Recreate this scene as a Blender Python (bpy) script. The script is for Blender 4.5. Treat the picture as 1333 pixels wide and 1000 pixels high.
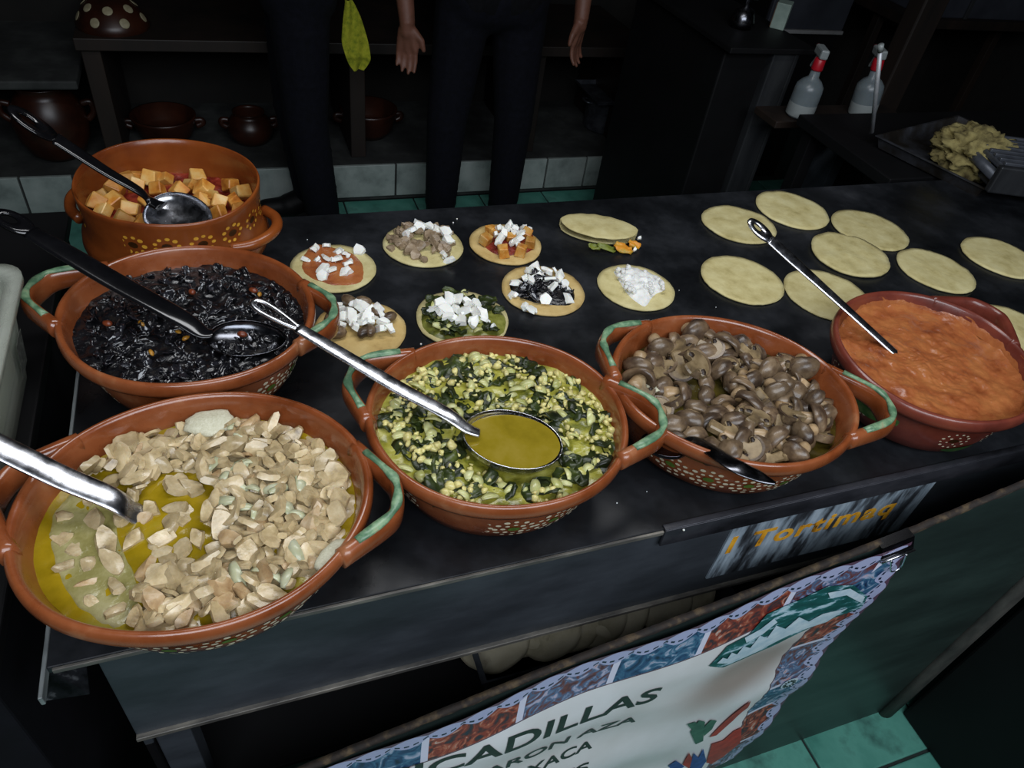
import bpy, bmesh, math, random
from mathutils import Vector, Matrix, noise
random.seed(7)
for o in list(bpy.data.objects): bpy.data.objects.remove(o)
SC = bpy.context.scene
COL = SC.collection
PI = math.pi
# ------------------------------------------------------------------ camera
GZ, H = .86, .72                       # griddle top, camera height above it
F = 950.0
PITCH, ROLL, YAW = math.radians(41.93), math.radians(9.676), math.radians(25.51)
CAM = Vector((0, 0, GZ + H))
def _rz(v): 
    c, s = math.cos(YAW), math.sin(YAW)
    return Vector((v.x*c + v.y*s, -v.x*s + v.y*c, v.z))
_f = Vector((0, math.cos(PITCH), -math.sin(PITCH))); _u = Vector((0, math.sin(PITCH), math.cos(PITCH))); _r = Vector((1, 0, 0))
_r2 = _r*math.cos(ROLL) + _u*math.sin(ROLL); _u2 = -_r*math.sin(ROLL) + _u*math.cos(ROLL)
FW, RT, UP = _rz(_f), _rz(_r2), _rz(_u2)
cam = bpy.data.cameras.new('camera'); camo = bpy.data.objects.new('camera', cam); COL.objects.link(camo)
cam.sensor_width = 36; cam.lens = F*36/1333; cam.clip_start = .02
M = Matrix((RT, UP, -FW)).transposed().to_4x4(); M.translation = CAM
camo.matrix_world = M
SC.camera = camo
def ray(px, py): return RT*((px-666.5)/F) - UP*((py-500)/F) + FW
def at(px, py, z):
    d = ray(px, py); return CAM + d*((z-CAM.z)/d.z)
def aty(px, py, y):
    d = ray(px, py); return CAM + d*(y/d.y)
# ------------------------------------------------------------------ light
W = bpy.data.worlds.new('world'); SC.world = W; W.use_nodes = True
W.node_tree.nodes['Background'].inputs[0].default_value = (.55, .62, .8, 1)
W.node_tree.nodes['Background'].inputs[1].default_value = .012
def area(name, loc, tgt, sx, sy, e, col):
    l = bpy.data.lights.new(name, 'AREA'); l.shape = 'RECTANGLE'; l.size = sx; l.size_y = sy; l.energy = e; l.color = col
    o = bpy.data.objects.new(name, l); COL.objects.link(o); o.location = loc
    o.rotation_euler = (Vector(tgt)-Vector(loc)).to_track_quat('-Z', 'Y').to_euler()
    return o
area('tube_lamp_over_counter', (.40, .95, 2.15), (.42, .50, .86), 1.3, .3, 8, (.97, .98, 1))
area('street_daylight', (.25, -.80, 2.25), (.42, .5, .72), 2.3, .9, 34, (.86, .92, 1))
SC.view_settings.view_transform = 'Standard'; SC.view_settings.look = 'None'
SC.view_settings.gamma = 1; SC.view_settings.exposure = 0.36; SC.view_settings.use_curve_mapping = False

# ------------------------------------------------------------------ materials
def srgb(h):
    h = h.lstrip('#'); out = []
    for i in (0, 2, 4):
        c = int(h[i:i+2], 16)/255; out.append(c/12.92 if c <= .04045 else ((c+.055)/1.055)**2.4)
    return (*out, 1)
MATS = {}
def mat(name, cols, rough=.5, metal=0, scale=20, detail=4, bump=0, bscale=None, rnd=0, spec=.5, sss=0, trans=0, alpha=1, stretch=None, pos=None, coat=0, rvar=0):
    """cols: list of hex; noise-driven ramp between them. rnd: per-object value shift."""
    if name in MATS: return MATS[name]
    m = bpy.data.materials.new(name); m.use_nodes = True; MATS[name] = m
    n, L = m.node_tree.nodes, m.node_tree.links
    b = n['Principled BSDF']
    b.inputs['Roughness'].default_value = rough; b.inputs['Metallic'].default_value = metal
    b.inputs['Specular IOR Level'].default_value = spec
    if sss: b.inputs['Subsurface Weight'].default_value = sss; b.inputs['Subsurface Radius'].default_value = (.01, .006, .003); b.inputs['Subsurface Scale'].default_value = .6
    if trans: b.inputs['Transmission Weight'].default_value = trans
    if alpha < 1: b.inputs['Alpha'].default_value = alpha
    if coat: b.inputs['Coat Weight'].default_value = coat; b.inputs['Coat Roughness'].default_value = .12
    if isinstance(cols, str): cols = [cols]
    tc = n.new('ShaderNodeTexCoord'); src = tc.outputs['Object']
    if stretch:
        mp = n.new('ShaderNodeMapping'); mp.inputs['Scale'].default_value = stretch; L.new(src, mp.inputs[0]); src = mp.outputs[0]
    oi = n.new('ShaderNodeObjectInfo')
    if rnd:
        ad = n.new('ShaderNodeVectorMath'); ad.operation = 'ADD'; sc_ = n.new('ShaderNodeVectorMath'); sc_.operation = 'SCALE'
        cx = n.new('ShaderNodeCombineXYZ')
        for i in range(3): L.new(oi.outputs['Random'], cx.inputs[i])
        L.new(cx.outputs[0], sc_.inputs[0]); sc_.inputs['Scale'].default_value = 7.3
        L.new(src, ad.inputs[0]); L.new(sc_.outputs[0], ad.inputs[1]); src = ad.outputs[0]
    out = None
    if len(cols) > 1 or bump or rvar:
        nz = n.new('ShaderNodeTexNoise'); nz.inputs['Scale'].default_value = scale; nz.inputs['Detail'].default_value = detail; nz.inputs['Roughness'].default_value = .6
        L.new(src, nz.inputs['Vector'])
    if len(cols) > 1:
        rp = n.new('ShaderNodeValToRGB'); e = rp.color_ramp.elements
        ps = pos or [.3 + .4*i/(len(cols)-1) for i in range(len(cols))]
        while len(e) < len(cols): e.new(.5)
        for i, c in enumerate(cols): e[i].position = ps[i]; e[i].color = srgb(c)
        L.new(nz.outputs[0], rp.inputs[0]); out = rp.outputs[0]
    if rnd:
        hs = n.new('ShaderNodeHueSaturation'); mr = n.new('ShaderNodeMapRange')
        mr.inputs['To Min'].default_value = 1-rnd; mr.inputs['To Max'].default_value = 1+rnd
        L.new(oi.outputs['Random'], mr.inputs['Value']); L.new(mr.outputs[0], hs.inputs['Value'])
        if out: L.new(out, hs.inputs['Color'])
        else: hs.inputs['Color'].default_value = srgb(cols[0])
        out = hs.outputs[0]
    if out: L.new(out, b.inputs['Base Color'])
    else: b.inputs['Base Color'].default_value = srgb(cols[0])
    if rvar:
        mr = n.new('ShaderNodeMapRange'); mr.inputs['From Min'].default_value = .3; mr.inputs['From Max'].default_value = .7
        mr.inputs['To Min'].default_value = rough-rvar; mr.inputs['To Max'].default_value = rough+rvar
        L.new(nz.outputs[0], mr.inputs['Value']); L.new(mr.outputs[0], b.inputs['Roughness'])
    if bump:
        nb = n.new('ShaderNodeTexNoise'); nb.inputs['Scale'].default_value = bscale or scale; nb.inputs['Detail'].default_value = 5
        L.new(src, nb.inputs['Vector'])
        bp = n.new('ShaderNodeBump'); bp.inputs['Strength'].default_value = 1; bp.inputs['Distance'].default_value = bump
        L.new(nb.outputs[0], bp.inputs['Height']); L.new(bp.outputs[0], b.inputs['Normal'])
    return m

clay = mat('glazed_clay', ['#552810', '#7c3f1f', '#8e4f2c', '#ad7d57'], .27, scale=14, detail=8, bump=.0004, bscale=45, pos=[.25, .42, .62, .80], rvar=.12, coat=.5)
clay_dark = mat('dark_clay', ['#4a2018', '#6b3126', '#80402e'], .3, scale=12, detail=6, bump=.0004, bscale=45, coat=.2)
clay_plain = mat('brown_clay', ['#5c2a12', '#7c3e18', '#8a4a1f'], .25, scale=7, detail=5, bump=.0003, bscale=50)
green_glaze = mat('green_glaze', ['#33503a', '#54775a', '#83a07c', '#a87a60'], .35, scale=60, detail=5, pos=[.2, .45, .62, .78], bump=.0004)
dot_cream = mat('cream_dot', ['#cfc0a0', '#e4dcc2'], .45, scale=200)
dot_yellow = mat('yellow_dot', ['#c58d2a', '#dfaa3c'], .4, scale=200)
dot_green = mat('green_dot', ['#3f5a1c', '#5e7a2c'], .4, scale=200)
dot_brown = mat('dark_brown_paint', ['#2a1708', '#3f250c'], .35, scale=120)
steel = mat('steel', ['#c8cad0', '#dcdee4'], .24, 1, scale=60, rvar=.08)
steel_dark = mat('dark_steel', ['#55565c', '#707278'], .22, 1, scale=60, rvar=.08)
grid_m = mat('griddle_iron', ['#0c0d0f', '#16181b', '#232529', '#3b3d41'], .38, .0, scale=7, detail=9, bump=.0004, bscale=40, pos=[.3, .48, .62, .8], spec=.45, rvar=.14)
iron = mat('black_painted_iron', ['#1e2124', '#2d3136', '#3f444a', '#555a60'], .45, .0, scale=9, detail=8, bump=.0005, bscale=50, stretch=(.4, 1, 1), pos=[.25, .45, .65, .85], spec=.4)
edge_m = mat('worn_edge', ['#2a2a2c', '#5d5a55', '#8a857b'], .45, .3, scale=40, stretch=(.3, 1, 1), detail=6)
angle_m = mat('angle_iron', ['#17181b', '#33343a', '#4a4a50'], .42, .4, scale=18, detail=8, bump=.0004, stretch=(.5, 1, 1))
black = mat('black_paint', ['#040405', '#0a0a0c'], .6, scale=10, detail=5, spec=.3)
wood_dark = mat('dark_wood', ['#0e0906', '#1c130d', '#281c14'], .6, scale=8, stretch=(1, 1, .15), detail=6, bump=.001)
rust = mat('rusty_brown', ['#1d1712', '#332a22', '#4b4034'], .65, scale=25, detail=7, bump=.0008)

# ------------------------------------------------------------------ mesh helpers
def link(name, me, m=None, parent=None):
    o = bpy.data.objects.new(name, me); COL.objects.link(o)
    if m is not None and me is not None and not me.materials: me.materials.append(m)
    if parent: o.parent = parent
    return o
def tag(o, label, cat, group=None, kind=None):
    o['label'] = label; o['category'] = cat
    if group: o['group'] = group
    if kind: o['kind'] = kind
    return o
def struct(o): o['kind'] = 'structure'; return o
def thing(name, label, cat, loc=(0, 0, 0), rz=0, group=None):
    o = bpy.data.objects.new(name, None); COL.objects.link(o); o.location = loc; o.rotation_euler = (0, 0, rz)
    o.empty_display_size = .02
    return tag(o, label, cat, group)
def pyd(name, v, f, smooth=True):
    me = bpy.data.meshes.new(name); me.from_pydata([tuple(p) for p in v], [], f); me.update()
    if smooth: me.polygons.foreach_set('use_smooth', [True]*len(me.polygons))
    return me
def b2m(name, bm, smooth=True):
    me = bpy.data.meshes.new(name); bm.normal_update(); bm.to_mesh(me); bm.free()
    if smooth: me.polygons.foreach_set('use_smooth', [True]*len(me.polygons))
    return me
def boxm(x0, x1, y0, y1, z0, z1, bev=.0, name='box', seg=2):
    bm = bmesh.new(); bmesh.ops.create_cube(bm, size=1)
    for v in bm.verts: v.co = Vector((x0+(v.co.x+.5)*(x1-x0), y0+(v.co.y+.5)*(y1-y0), z0+(v.co.z+.5)*(z1-z0)))
    if bev: bmesh.ops.bevel(bm, geom=list(bm.edges), offset=bev, segments=seg, profile=.5, affect='EDGES')
    return b2m(name, bm, False)
def lathe(prof, n=72, a=1, b=1, fn=None):
    v, f = [], []; k = len(prof)
    for i in range(n):
        t = 2*PI*i/n; c, s = math.cos(t), math.sin(t)
        for (r, z) in prof:
            p = Vector((r*a*c, r*b*s, z)); v.append(fn(p, t) if fn else p)
    for i in range(n):
        j = (i+1) % n
        for q in range(k-1): f.append((i*k+q, j*k+q, j*k+q+1, i*k+q+1))
    return v, f
def lathe_mesh(name, prof, n=72, a=1, b=1, fn=None):
    v, f = lathe(prof, n, a, b, fn); me = pyd(name, v, f)
    bm = bmesh.new(); bm.from_mesh(me); bmesh.ops.remove_doubles(bm, verts=bm.verts, dist=1e-6)
    bmesh.ops.recalc_face_normals(bm, faces=bm.faces); bm.to_mesh(me); bm.free()
    me.polygons.foreach_set('use_smooth', [True]*len(me.polygons)); return me
def crs(P, n):
    """catmull-rom resample of tuples/Vectors (any dimension list)"""
    P = [list(p) for p in P]; Q = [P[0]] + P + [P[-1]]; out = []; m = len(P)-1
    for i in range(n):
        t = i/(n-1)*m; k = min(int(t), m-1); u = t-k; a, b, c, d = Q[k:k+4]
        out.append([.5*((2*b[j]) + (-a[j]+c[j])*u + (2*a[j]-5*b[j]+4*c[j]-d[j])*u*u + (-a[j]+3*b[j]-3*c[j]+d[j])*u**3) for j in range(len(a))])
    return out
def sweep(path, wid, thk, up=Vector((0, 0, 1)), ns=12, cap=True, name='sweep', sq=1.0):
    """elliptic-section sweep: wid (half, sideways) and thk (half, along up) may be lists"""
    path = [Vector(p) for p in path]; n = len(path); v, f = [], []
    for i, p in enumerate(path):
        t = (path[min(i+1, n-1)] - path[max(i-1, 0)]).normalized()
        s = t.cross(up); s = s.normalized() if s.length > 1e-6 else Vector((1, 0, 0)); w = s.cross(t).normalized()
        a = wid[i] if isinstance(wid, (list, tuple)) else wid; b = thk[i] if isinstance(thk, (list, tuple)) else thk
        for k in range(ns):
            q = 2*PI*k/ns; cx, sx = math.cos(q), math.sin(q)
            cx = math.copysign(abs(cx)**sq, cx); sx = math.copysign(abs(sx)**sq, sx)
            v.append(p + s*(a*cx) + w*(b*sx))
    for i in range(n-1):
        for k in range(ns): f.append((i*ns+k, i*ns+(k+1) % ns, (i+1)*ns+(k+1) % ns, (i+1)*ns+k))
    if cap: f.append(tuple(range(ns))[::-1]); f.append(tuple((n-1)*ns+k for k in range(ns)))
    me = pyd(name, v, f); return me
def joinm(name, meshes):
    bm = bmesh.new()
    for m in meshes: bm.from_mesh(m); bpy.data.meshes.remove(m)
    return b2m(name, bm)
def hull(name, n, sx, sy, sz, rng, bev=.0012, jag=.5):
    bm = bmesh.new()
    for i in range(n):
        t = 2*PI*(i+rng.uniform(-.35, .35))/n; r = rng.uniform(1-jag, 1); zz = rng.choice((-1, 1))*rng.uniform(.6, 1)
        bm.verts.new((sx*r*math.cos(t), sy*r*math.sin(t), sz*zz))
        if i % 2: bm.verts.new((sx*r*.8*math.cos(t), sy*r*.8*math.sin(t), -sz*zz))
    g = bmesh.ops.convex_hull(bm, input=list(bm.verts))
    bmesh.ops.delete(bm, geom=[e for e in g['geom_interior'] if isinstance(e, bmesh.types.BMVert)], context='VERTS')
    bmesh.ops.dissolve_limit(bm, angle_limit=.2, verts=bm.verts, edges=bm.edges)
    if bev: bmesh.ops.bevel(bm, geom=list(bm.edges), offset=bev, segments=1, affect='EDGES')
    bmesh.ops.triangulate(bm, faces=bm.faces)
    return b2m(name, bm, False)
def ico(name, r, sub=2, nz=0, ns=1.0, seed=0, sc=(1, 1, 1)):
    bm = bmesh.new(); bmesh.ops.create_icosphere(bm, subdivisions=sub, radius=1)
    for v in bm.verts:
        d = v.co.copy(); k = 1 + nz*noise.noise(d*ns + Vector((seed*3.1, seed*1.7, seed)))
        v.co = Vector((d.x*r*k*sc[0], d.y*r*k*sc[1], d.z*r*k*sc[2]))
    return b2m(name, bm)
def inpoly(p, poly):
    x, y = p[0], p[1]; c = False; j = len(poly)-1
    for i in range(len(poly)):
        xi, yi, xj, yj = poly[i][0], poly[i][1], poly[j][0], poly[j][1]
        if (yi > y) != (yj > y) and x < (xj-xi)*(y-yi)/(yj-yi)+xi: c = not c
        j = i
    return c
def poly_at(pts, z): return [at(x, y, z) for x, y in pts]

# ================================================================== STRUCTURE
teal = mat('teal_floor_paint', ['#24574d', '#47897a', '#5a9c8c', '#2d4f49'], .45, scale=5, detail=8, bump=.0006, bscale=30)
grout = mat('floor_grout', ['#13201d', '#1d2a27'], .8, scale=20)
floor = struct(link('floor', boxm(-3, 4.2, -2.6, 3.6, -.06, -.004), grout))
tm = boxm(-.147, .147, -.147, .147, -.01, 0, .003); tm.materials.append(teal)
for i in range(15):
    for j in range(11):
        x, y = -1.2+i*.3-.03, -.55+.32*j
        t = link('floor_tile', tm, None, floor); t.location = (x, y, 0); t.scale = (1, 1.066, 1)
wallm = mat('dark_wall', ['#0b0a0a', '#15130f', '#1d1a16'], .85, scale=4, detail=6, bump=.002)  # near-black wall colour with random mottling
struct(link('wall_back', boxm(-3, 4.2, 3.45, 3.6, 0, 2.8), wallm))
struct(link('wall_right', boxm(4.05, 4.2, -1.2, 3.45, 0, 2.8), wallm))
struct(link('wall_left', boxm(-3.0, -2.85, .9, 3.45, 0, 2.8), wallm))
struct(link('ceiling', boxm(-3, 4.2, .9, 3.6, 2.8, 2.9), wallm))
# raised step at the back with a tiled riser
conc = mat('grey_cement', ['#1d1f1e', '#2e302f', '#454846'], .8, scale=6, detail=8, bump=.001, bscale=30)
step = struct(link('trim_1', boxm(-2.85, 1.86, 2.81, 3.45, 0, .16, .004), conc))
step['label'] = 'low cement step with white tiled riser along the back wall'
rt = mat('grey_white_tile', ['#6d7673', '#8f9995', '#a2aaa6'], .35, scale=9, detail=6, rnd=.12)
xs = [-1.62, -1.32, -1.02, -.72, -.55, -.26, .02, .36, .64, .9, 1.12, 1.325, 1.52, 1.69, 1.86]
for a, b in zip(xs, xs[1:]):
    link('riser_tile', boxm(a+.004, b-.004, 2.798, 2.812, .022, .163, .002), rt, step)

# ================================================================== GRIDDLE
GX0, GX1, GY0, GY1 = -.23, 2.45, .43, 1.235
g = thing('griddle', 'long black iron griddle counter with sheet metal front', 'griddle', (0, 0, 0))
link('cooking_plate', boxm(GX0, GX1, GY0, GY1, GZ-.01, GZ, .0015), grid_m, g)
# bright worn front edge of the plate, left part; angle iron on the right part
link('plate_edge', boxm(-.225, .446, GY0-.0035, GY0, GZ-.007, GZ-.0005, .0008), edge_m, g)
ai = link('angle_iron_strip', joinm('angle', [boxm(.447, GX1, GY0-.0045, GY0-.0005, GZ-.03, GZ+.002, .0008), boxm(.447, GX1, GY0-.003, GY0+.006, GZ-.001, GZ+.0028, .0008)]), angle_m, g)
ap = link('front_panel', boxm(-.19, GX1, GY0+.004, GY0+.012, .668, GZ-.011, .0015), iron, g)
link('panel_lip', boxm(-.19, GX1, GY0-.002, GY0+.012, .662, .669, .001), edge_m, ap)
link('inner_rail', boxm(-.19, GX1, GY0+.03, GY0+.06, .60, .655, .002), rust, g)
link('left_panel', boxm(-.19, -.18, GY0+.012, GY1-.02, .62, GZ-.011, .001), iron, g)
link('side_edge_strip', boxm(GX0-.004, GX0, GY0-.03, GY1, GZ-.012, GZ+.001, .001), mat('pale_worn_steel', ['#7d8384', '#a9b0b0', '#5b5f60'], .45, .5, scale=30, stretch=(1, .2, 1)), g)
# bent corner flap below the plate's left corner
tab = pyd('flap', [at(63, 869, GZ-.006)+Vector((0, 0, 0)), at(112, 857, GZ-.006), at(117, 902, GZ-.045), at(56, 911, GZ-.045)], [(0, 1, 2, 3)], False)
bm = bmesh.new(); bm.from_mesh(tab); bmesh.ops.solidify(bm, geom=list(bm.faces), thickness=.002); bm.to_mesh(tab); bm.free()
link('corner_flap', tab, mat('smudged_steel', ['#0c0c0d', '#25262a', '#8d8f92'], .35, .6, scale=35, detail=6, pos=[.4, .55, .72]), g)
for x, y in ((-.16, .47), (-.16, 1.19), (1.3, 1.19), (2.4, .47), (2.4, 1.19)):
    link('leg', boxm(x-.02, x+.02, y-.02, y+.02, .0, GZ-.012, .002), iron, g)
link('lower_shelf', boxm(-.17, 2.4, .46, 1.19, .388, .398, .001), black, g)
link('added_shade_panel', boxm(-.19, -.182, GY0+.012, GY1-.02, .0, .62, .001), black, g)  # added black panel, stands in for the shade under the griddle's left end
# painted maker's sign on the front panel
sg = mat('flaked_blue_grey_paint', ['#16181b', '#3a3f45', '#7f8d98', '#a3b2bd', '#8a8780'], .5, scale=26, detail=9, stretch=(1.6, 1, .32), pos=[.32, .42, .52, .66, .85], bump=.0005)
sign = link('painted_sign', boxm(.566, .928, GY0+.001, GY0+.0043, .700, GZ-.012, .0004), sg, ap)
def text_mesh(s, size, bold=0, ext=.0003, sx=1.0, shear=0, sp=1.0):
    c = bpy.data.curves.new('t', 'FONT'); c.body = s; c.size = size; c.offset = bold; c.extrude = ext; c.shear = shear; c.space_character = sp; c.resolution_u = 4
    o = bpy.data.objects.new('t', c); COL.objects.link(o); bpy.context.view_layer.update()
    me = bpy.data.meshes.new_from_object(o.evaluated_get(bpy.context.evaluated_depsgraph_get()))
    bpy.data.objects.remove(o); bpy.data.curves.remove(c)
    w = max(v.co.x for v in me.vertices)
    for v in me.vertices: v.co.x *= sx
    return me
yl = mat('ochre_lettering', ['#2a1e0c', '#c88a1e', '#e0a42c', '#eab640'], .5, scale=60, detail=7, stretch=(1, 1, .5), pos=[.3, .42, .55, .7])
tx = text_mesh('l Tortimaq', .054, .0012, .0002, 1.0, sp=1.12)
w = max(v.co.x for v in tx.vertices)
for v in tx.vertices: v.co = Vector((.572 + v.co.x/w*.30, GY0+.0007 - v.co.z, .762 + v.co.y))
link('lettering', tx, yl, sign)['label'] = 'ochre painted lettering'

# ================================================================== FRONT BOARD + BANNER
BY = .353
def btop(x): # measured top line of the board
    P = [(-.6, .47), (.016, .647), (.27, .721), (.582, .793), (.804, .846), (.963, .896), (1.27, .975)]
    for (a, b), (c, d) in zip(P, P[1:]):
        if x <= c: return b + (d-b)*(x-a)/(c-a)
    return P[-1][1]
bd = thing('front_board', 'dark green painted board with ragged slanting top edge standing before the griddle', 'board', (0, 0, 0))
bxs = [-.6 + 1.85*i/40 for i in range(41)]
v, f = [], []
for x in bxs:
    t = btop(x)
    v += [(x, BY, 0), (x, BY, t), (x, BY+.006, t), (x, BY+.006, 0)]
for i in range(40):
    for k in range(4): f.append((i*4+k, i*4+(k+1) % 4, i*4+4+(k+1) % 4, i*4+4+k))
f += [(0, 1, 2, 3), (163, 162, 161, 160)]
me = pyd('board', v, f, False); bm = bmesh.new(); bm.from_mesh(me); bmesh.ops.recalc_face_normals(bm, faces=bm.faces); bm.to_mesh(me); bm.free()
bgm = mat('black_green_board', ['#1a2321', '#24302d', '#2f3e3a', '#47544f'], .42, scale=6, detail=9, stretch=(.35, 1, 1.2), pos=[.3, .48, .62, .85], bump=.0004, bscale=30)
link('panel', me, bgm, bd)
rag = mat('frayed_wood_edge', ['#0e0b09', '#241b14', '#54452f'], .8, scale=60, detail=6)
rng = random.Random(3)
v, f = [], []
n = 150
for i in range(n+1):
    x = -.6 + 1.85*i/n; t = btop(x); h1 = rng.uniform(.001, .005); h0 = rng.uniform(.002, .006)
    v += [(x, BY-.0015, t-h0), (x, BY-.001, t+h1*.6), (x, BY+.007, t+h1*.6), (x, BY+.0075, t-h0)]
for i in range(n):
    for k in range(3): f.append((i*4+k, i*4+k+1, i*4+5+k, i*4+4+k))
link('top_edge', pyd('edge', v, f), rag, bd)
post = [(1.255, BY-.004, z) for z in (0, .2, .4, .6, .8, .985)]
link('edge_post', sweep(post, .02, .014, up=Vector((0, 1, 0)), ns=16, name='post'), mat('dusty_grey_wood', ['#2b2a28', '#45423e', '#5a5751'], .7, scale=30, detail=7, stretch=(1, 1, .3), bump=.001), bd)
cab = thing('side_cabinet', 'black cabinet standing on the teal floor beside the dark board', 'cabinet', (1.6, .1, 0))
cv = boxm(-.31, .4, -.35, .235, .0, .62, .006); link('body', cv, black, cab)
link('top_panel', boxm(-.315, .405, -.355, .24, .62, .64, .004), black, cab)

# banner
BX0, BX1 = -.45, .812
def bwave(x, z):
    return BY - .0105 - .0035*math.sin(x*19+z*7) - .003*math.sin(x*7-z*23) - .0028*math.sin(z*31+x*9)*max(0, min(1, (.62-z)/.1))
BE = [(p_.z, p_.x) for p_ in (aty(px, py, BY-.012) for px, py in ((1195, 697), (1140, 772), (1076, 849), (1017, 930), (958, 989)))]
def bright(z):
    if z >= BE[0][0]: return BE[0][1]
    for (za, xa), (zb, xb) in zip(BE, BE[1:]):
        if z >= zb: return xb + (xa-xb)*(z-zb)/(za-zb)
    return BE[-1][1]
def banner_grid(nx=150, nz=70):
    v, f, uv = [], [], []
    for i in range(nx+1):
        u = i/nx
        for j in range(nz+1):
            w_ = j/nz
            xt = BX0 + (BX1-BX0)*u; top = btop(xt) - .006 - .004*abs(math.sin(xt*9)); z = top*(1-w_) + .08*w_
            xr = bright(z) + .004*abs(math.sin(z*75)); x = BX0 + (xr-BX0)*u
            v.append((x, bwave(x, z), z)); uv.append((x, top - z, xr - x))
    for i in range(nx):
        for j in range(nz): a = i*(nz+1)+j; f.append((a, a+1, a+nz+2, a+nz+1))
    return v, f, uv
v, f, uv = banner_grid()
bme = pyd('banner', v, f)
ua = bme.attributes.new('sheet', 'FLOAT_VECTOR', 'POINT')   # x along, distance below top edge, distance from right edge
for i, t in enumerate(uv): ua.data[i].vector = t
def banner_mat():
    m = bpy.data.materials.new('printed_vinyl'); m.use_nodes = True; n, L = m.node_tree.nodes, m.node_tree.links
    b = n['Principled BSDF']; b.inputs['Roughness'].default_value = .38
    at_ = n.new('ShaderNodeAttribute'); at_.attribute_name = 'sheet'
    sp = n.new('ShaderNodeSeparateXYZ'); L.new(at_.outputs['Vector'], sp.inputs[0])
    def math_(op, a, b_=None, c=None):
        q = n.new('ShaderNodeMath'); q.operation = op
        for i, t in enumerate((a, b_, c)):
            if t is None: continue
            if isinstance(t, (int, float)): q.inputs[i].default_value = t
            else: L.new(t, q.inputs[i])
        return q.outputs[0]
    def mix(fac, a, c):
        q = n.new('ShaderNodeMix'); q.data_type = 'RGBA'
        if isinstance(fac, (int, float)): q.inputs[0].default_value = fac
        else: L.new(fac, q.inputs[0])
        for i, t in ((6, a), (7, c)):
            if isinstance(t, tuple): q.inputs[i].default_value = t
            else: L.new(t, q.inputs[i])
        return q.outputs[2]
    X, D, E_ = sp.outputs[0], sp.outputs[1], sp.outputs[2]
    # border coordinate: along s, depth d (top border or right border)
    top = math_('LESS_THAN', D, E_)
    d = math_('MINIMUM', D, E_)
    s = math_('ADD', math_('MULTIPLY', X, top), math_('MULTIPLY', D, math_('SUBTRACT', 1, top)))
    inb = math_('LESS_THAN', d, .085)
    cell = math_('FLOOR', math_('DIVIDE', s, .125)); fr = math_('FRACT', math_('DIVIDE', s, .125))
    nz = n.new('ShaderNodeTexNoise'); nz.inputs['Scale'].default_value = 30; nz.inputs['Detail'].default_value = 5; nz.inputs['Distortion'].default_value = 2.2
    L.new(at_.outputs['Vector'], nz.inputs['Vector'])
    odd = math_('MODULO', math_('ABSOLUTE', cell), 3)
    def ramp(cols, ps):
        r = n.new('ShaderNodeValToRGB'); e = r.color_ramp.elements
        while len(e) < len(cols): e.new(.5)
        for i, (c, p) in enumerate(zip(cols, ps)): e[i].position = p; e[i].color = srgb(c)
        L.new(nz.outputs[0], r.inputs[0]); return r.outputs[0]
    blue = ramp(['#16233f', '#28436c', '#3f6c8c', '#aab4cc', '#7a5444'], [.3, .42, .55, .66, .74])
    red = ramp(['#1e2438', '#4a2226', '#8c3426', '#ac6046', '#c4b4ac'], [.3, .42, .54, .62, .72])
    mixd = ramp(['#2b2340', '#6f3a36', '#4d6a90', '#b9b4cc', '#c47a40'], [.3, .42, .54, .64, .74])
    c = mix(math_('GREATER_THAN', odd, .5), blue, red); c = mix(math_('GREATER_THAN', odd, 1.5), c, mixd)
    # white separators between picture cells
    c = mix(math_('LESS_THAN', fr, .075), c, srgb('#d5d6ea'))
    # scalloped lilac band with punched dots along the outer side
    sc = math_('ABSOLUTE', math_('SINE', math_('MULTIPLY', s, PI/.044)))
    band = math_('LESS_THAN', d, math_('ADD', .016, math_('MULTIPLY', sc, .016)))
    c = mix(band, c, srgb('#a9aed0'))
    dot = math_('MULTIPLY', math_('LESS_THAN', math_('ABSOLUTE', math_('SUBTRACT', d, math_('ADD', .012, math_('MULTIPLY', sc, .012)))), .0022), math_('GREATER_THAN', math_('SINE', math_('MULTIPLY', s, 2*PI/.0115)), -.2))
    c = mix(dot, c, srgb('#1b2038'))
    c = mix(math_('LESS_THAN', d, math_('ADD', .001, math_('MULTIPLY', math_('SUBTRACT', 1, sc), .008))), c, srgb('#5d4356'))
    nb = n.new('ShaderNodeTexNoise'); nb.inputs['Scale'].default_value = 5; nb.inputs['Detail'].default_value = 4; L.new(at_.outputs['Vector'], nb.inputs['Vector'])
    rb = n.new('ShaderNodeValToRGB'); rb.color_ramp.elements[0].position = .3; rb.color_ramp.elements[1].position = .7
    rb.color_ramp.elements[0].color = srgb('#d6d4d2'); rb.color_ramp.elements[1].color = srgb('#efeff2'); L.new(nb.outputs[0], rb.inputs[0])
    # printed sepia landscape near the emblem
    dx = math_('SUBTRACT', X, .64); dz = math_('SUBTRACT', D, .255)
    rr = math_('SQRT', math_('ADD', math_('MULTIPLY', dx, dx), math_('MULTIPLY', math_('MULTIPLY', dz, dz), 1.6)))
    mr = n.new('ShaderNodeMapRange'); mr.interpolation_type = 'SMOOTHSTEP'; mr.inputs['From Min'].default_value = .16; mr.inputs['From Max'].default_value = .04; L.new(rr, mr.inputs['Value'])
    field = mix(math_('MULTIPLY', mr.outputs[0], .8), rb.outputs[0], srgb('#8d7466'))
    c = mix(inb, field, c)
    c = mix(math_('LESS_THAN', math_('ABSOLUTE', math_('SUBTRACT', d, .0865)), .0014), c, srgb('#5a3a4a'))
    L.new(c, b.inputs['Base Color']); return m
ban = thing('banner', 'white printed menu banner with blue and red picture border clipped to dark board', 'banner', (0, 0, 0))
link('sheet', bme, banner_mat(), ban)
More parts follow.
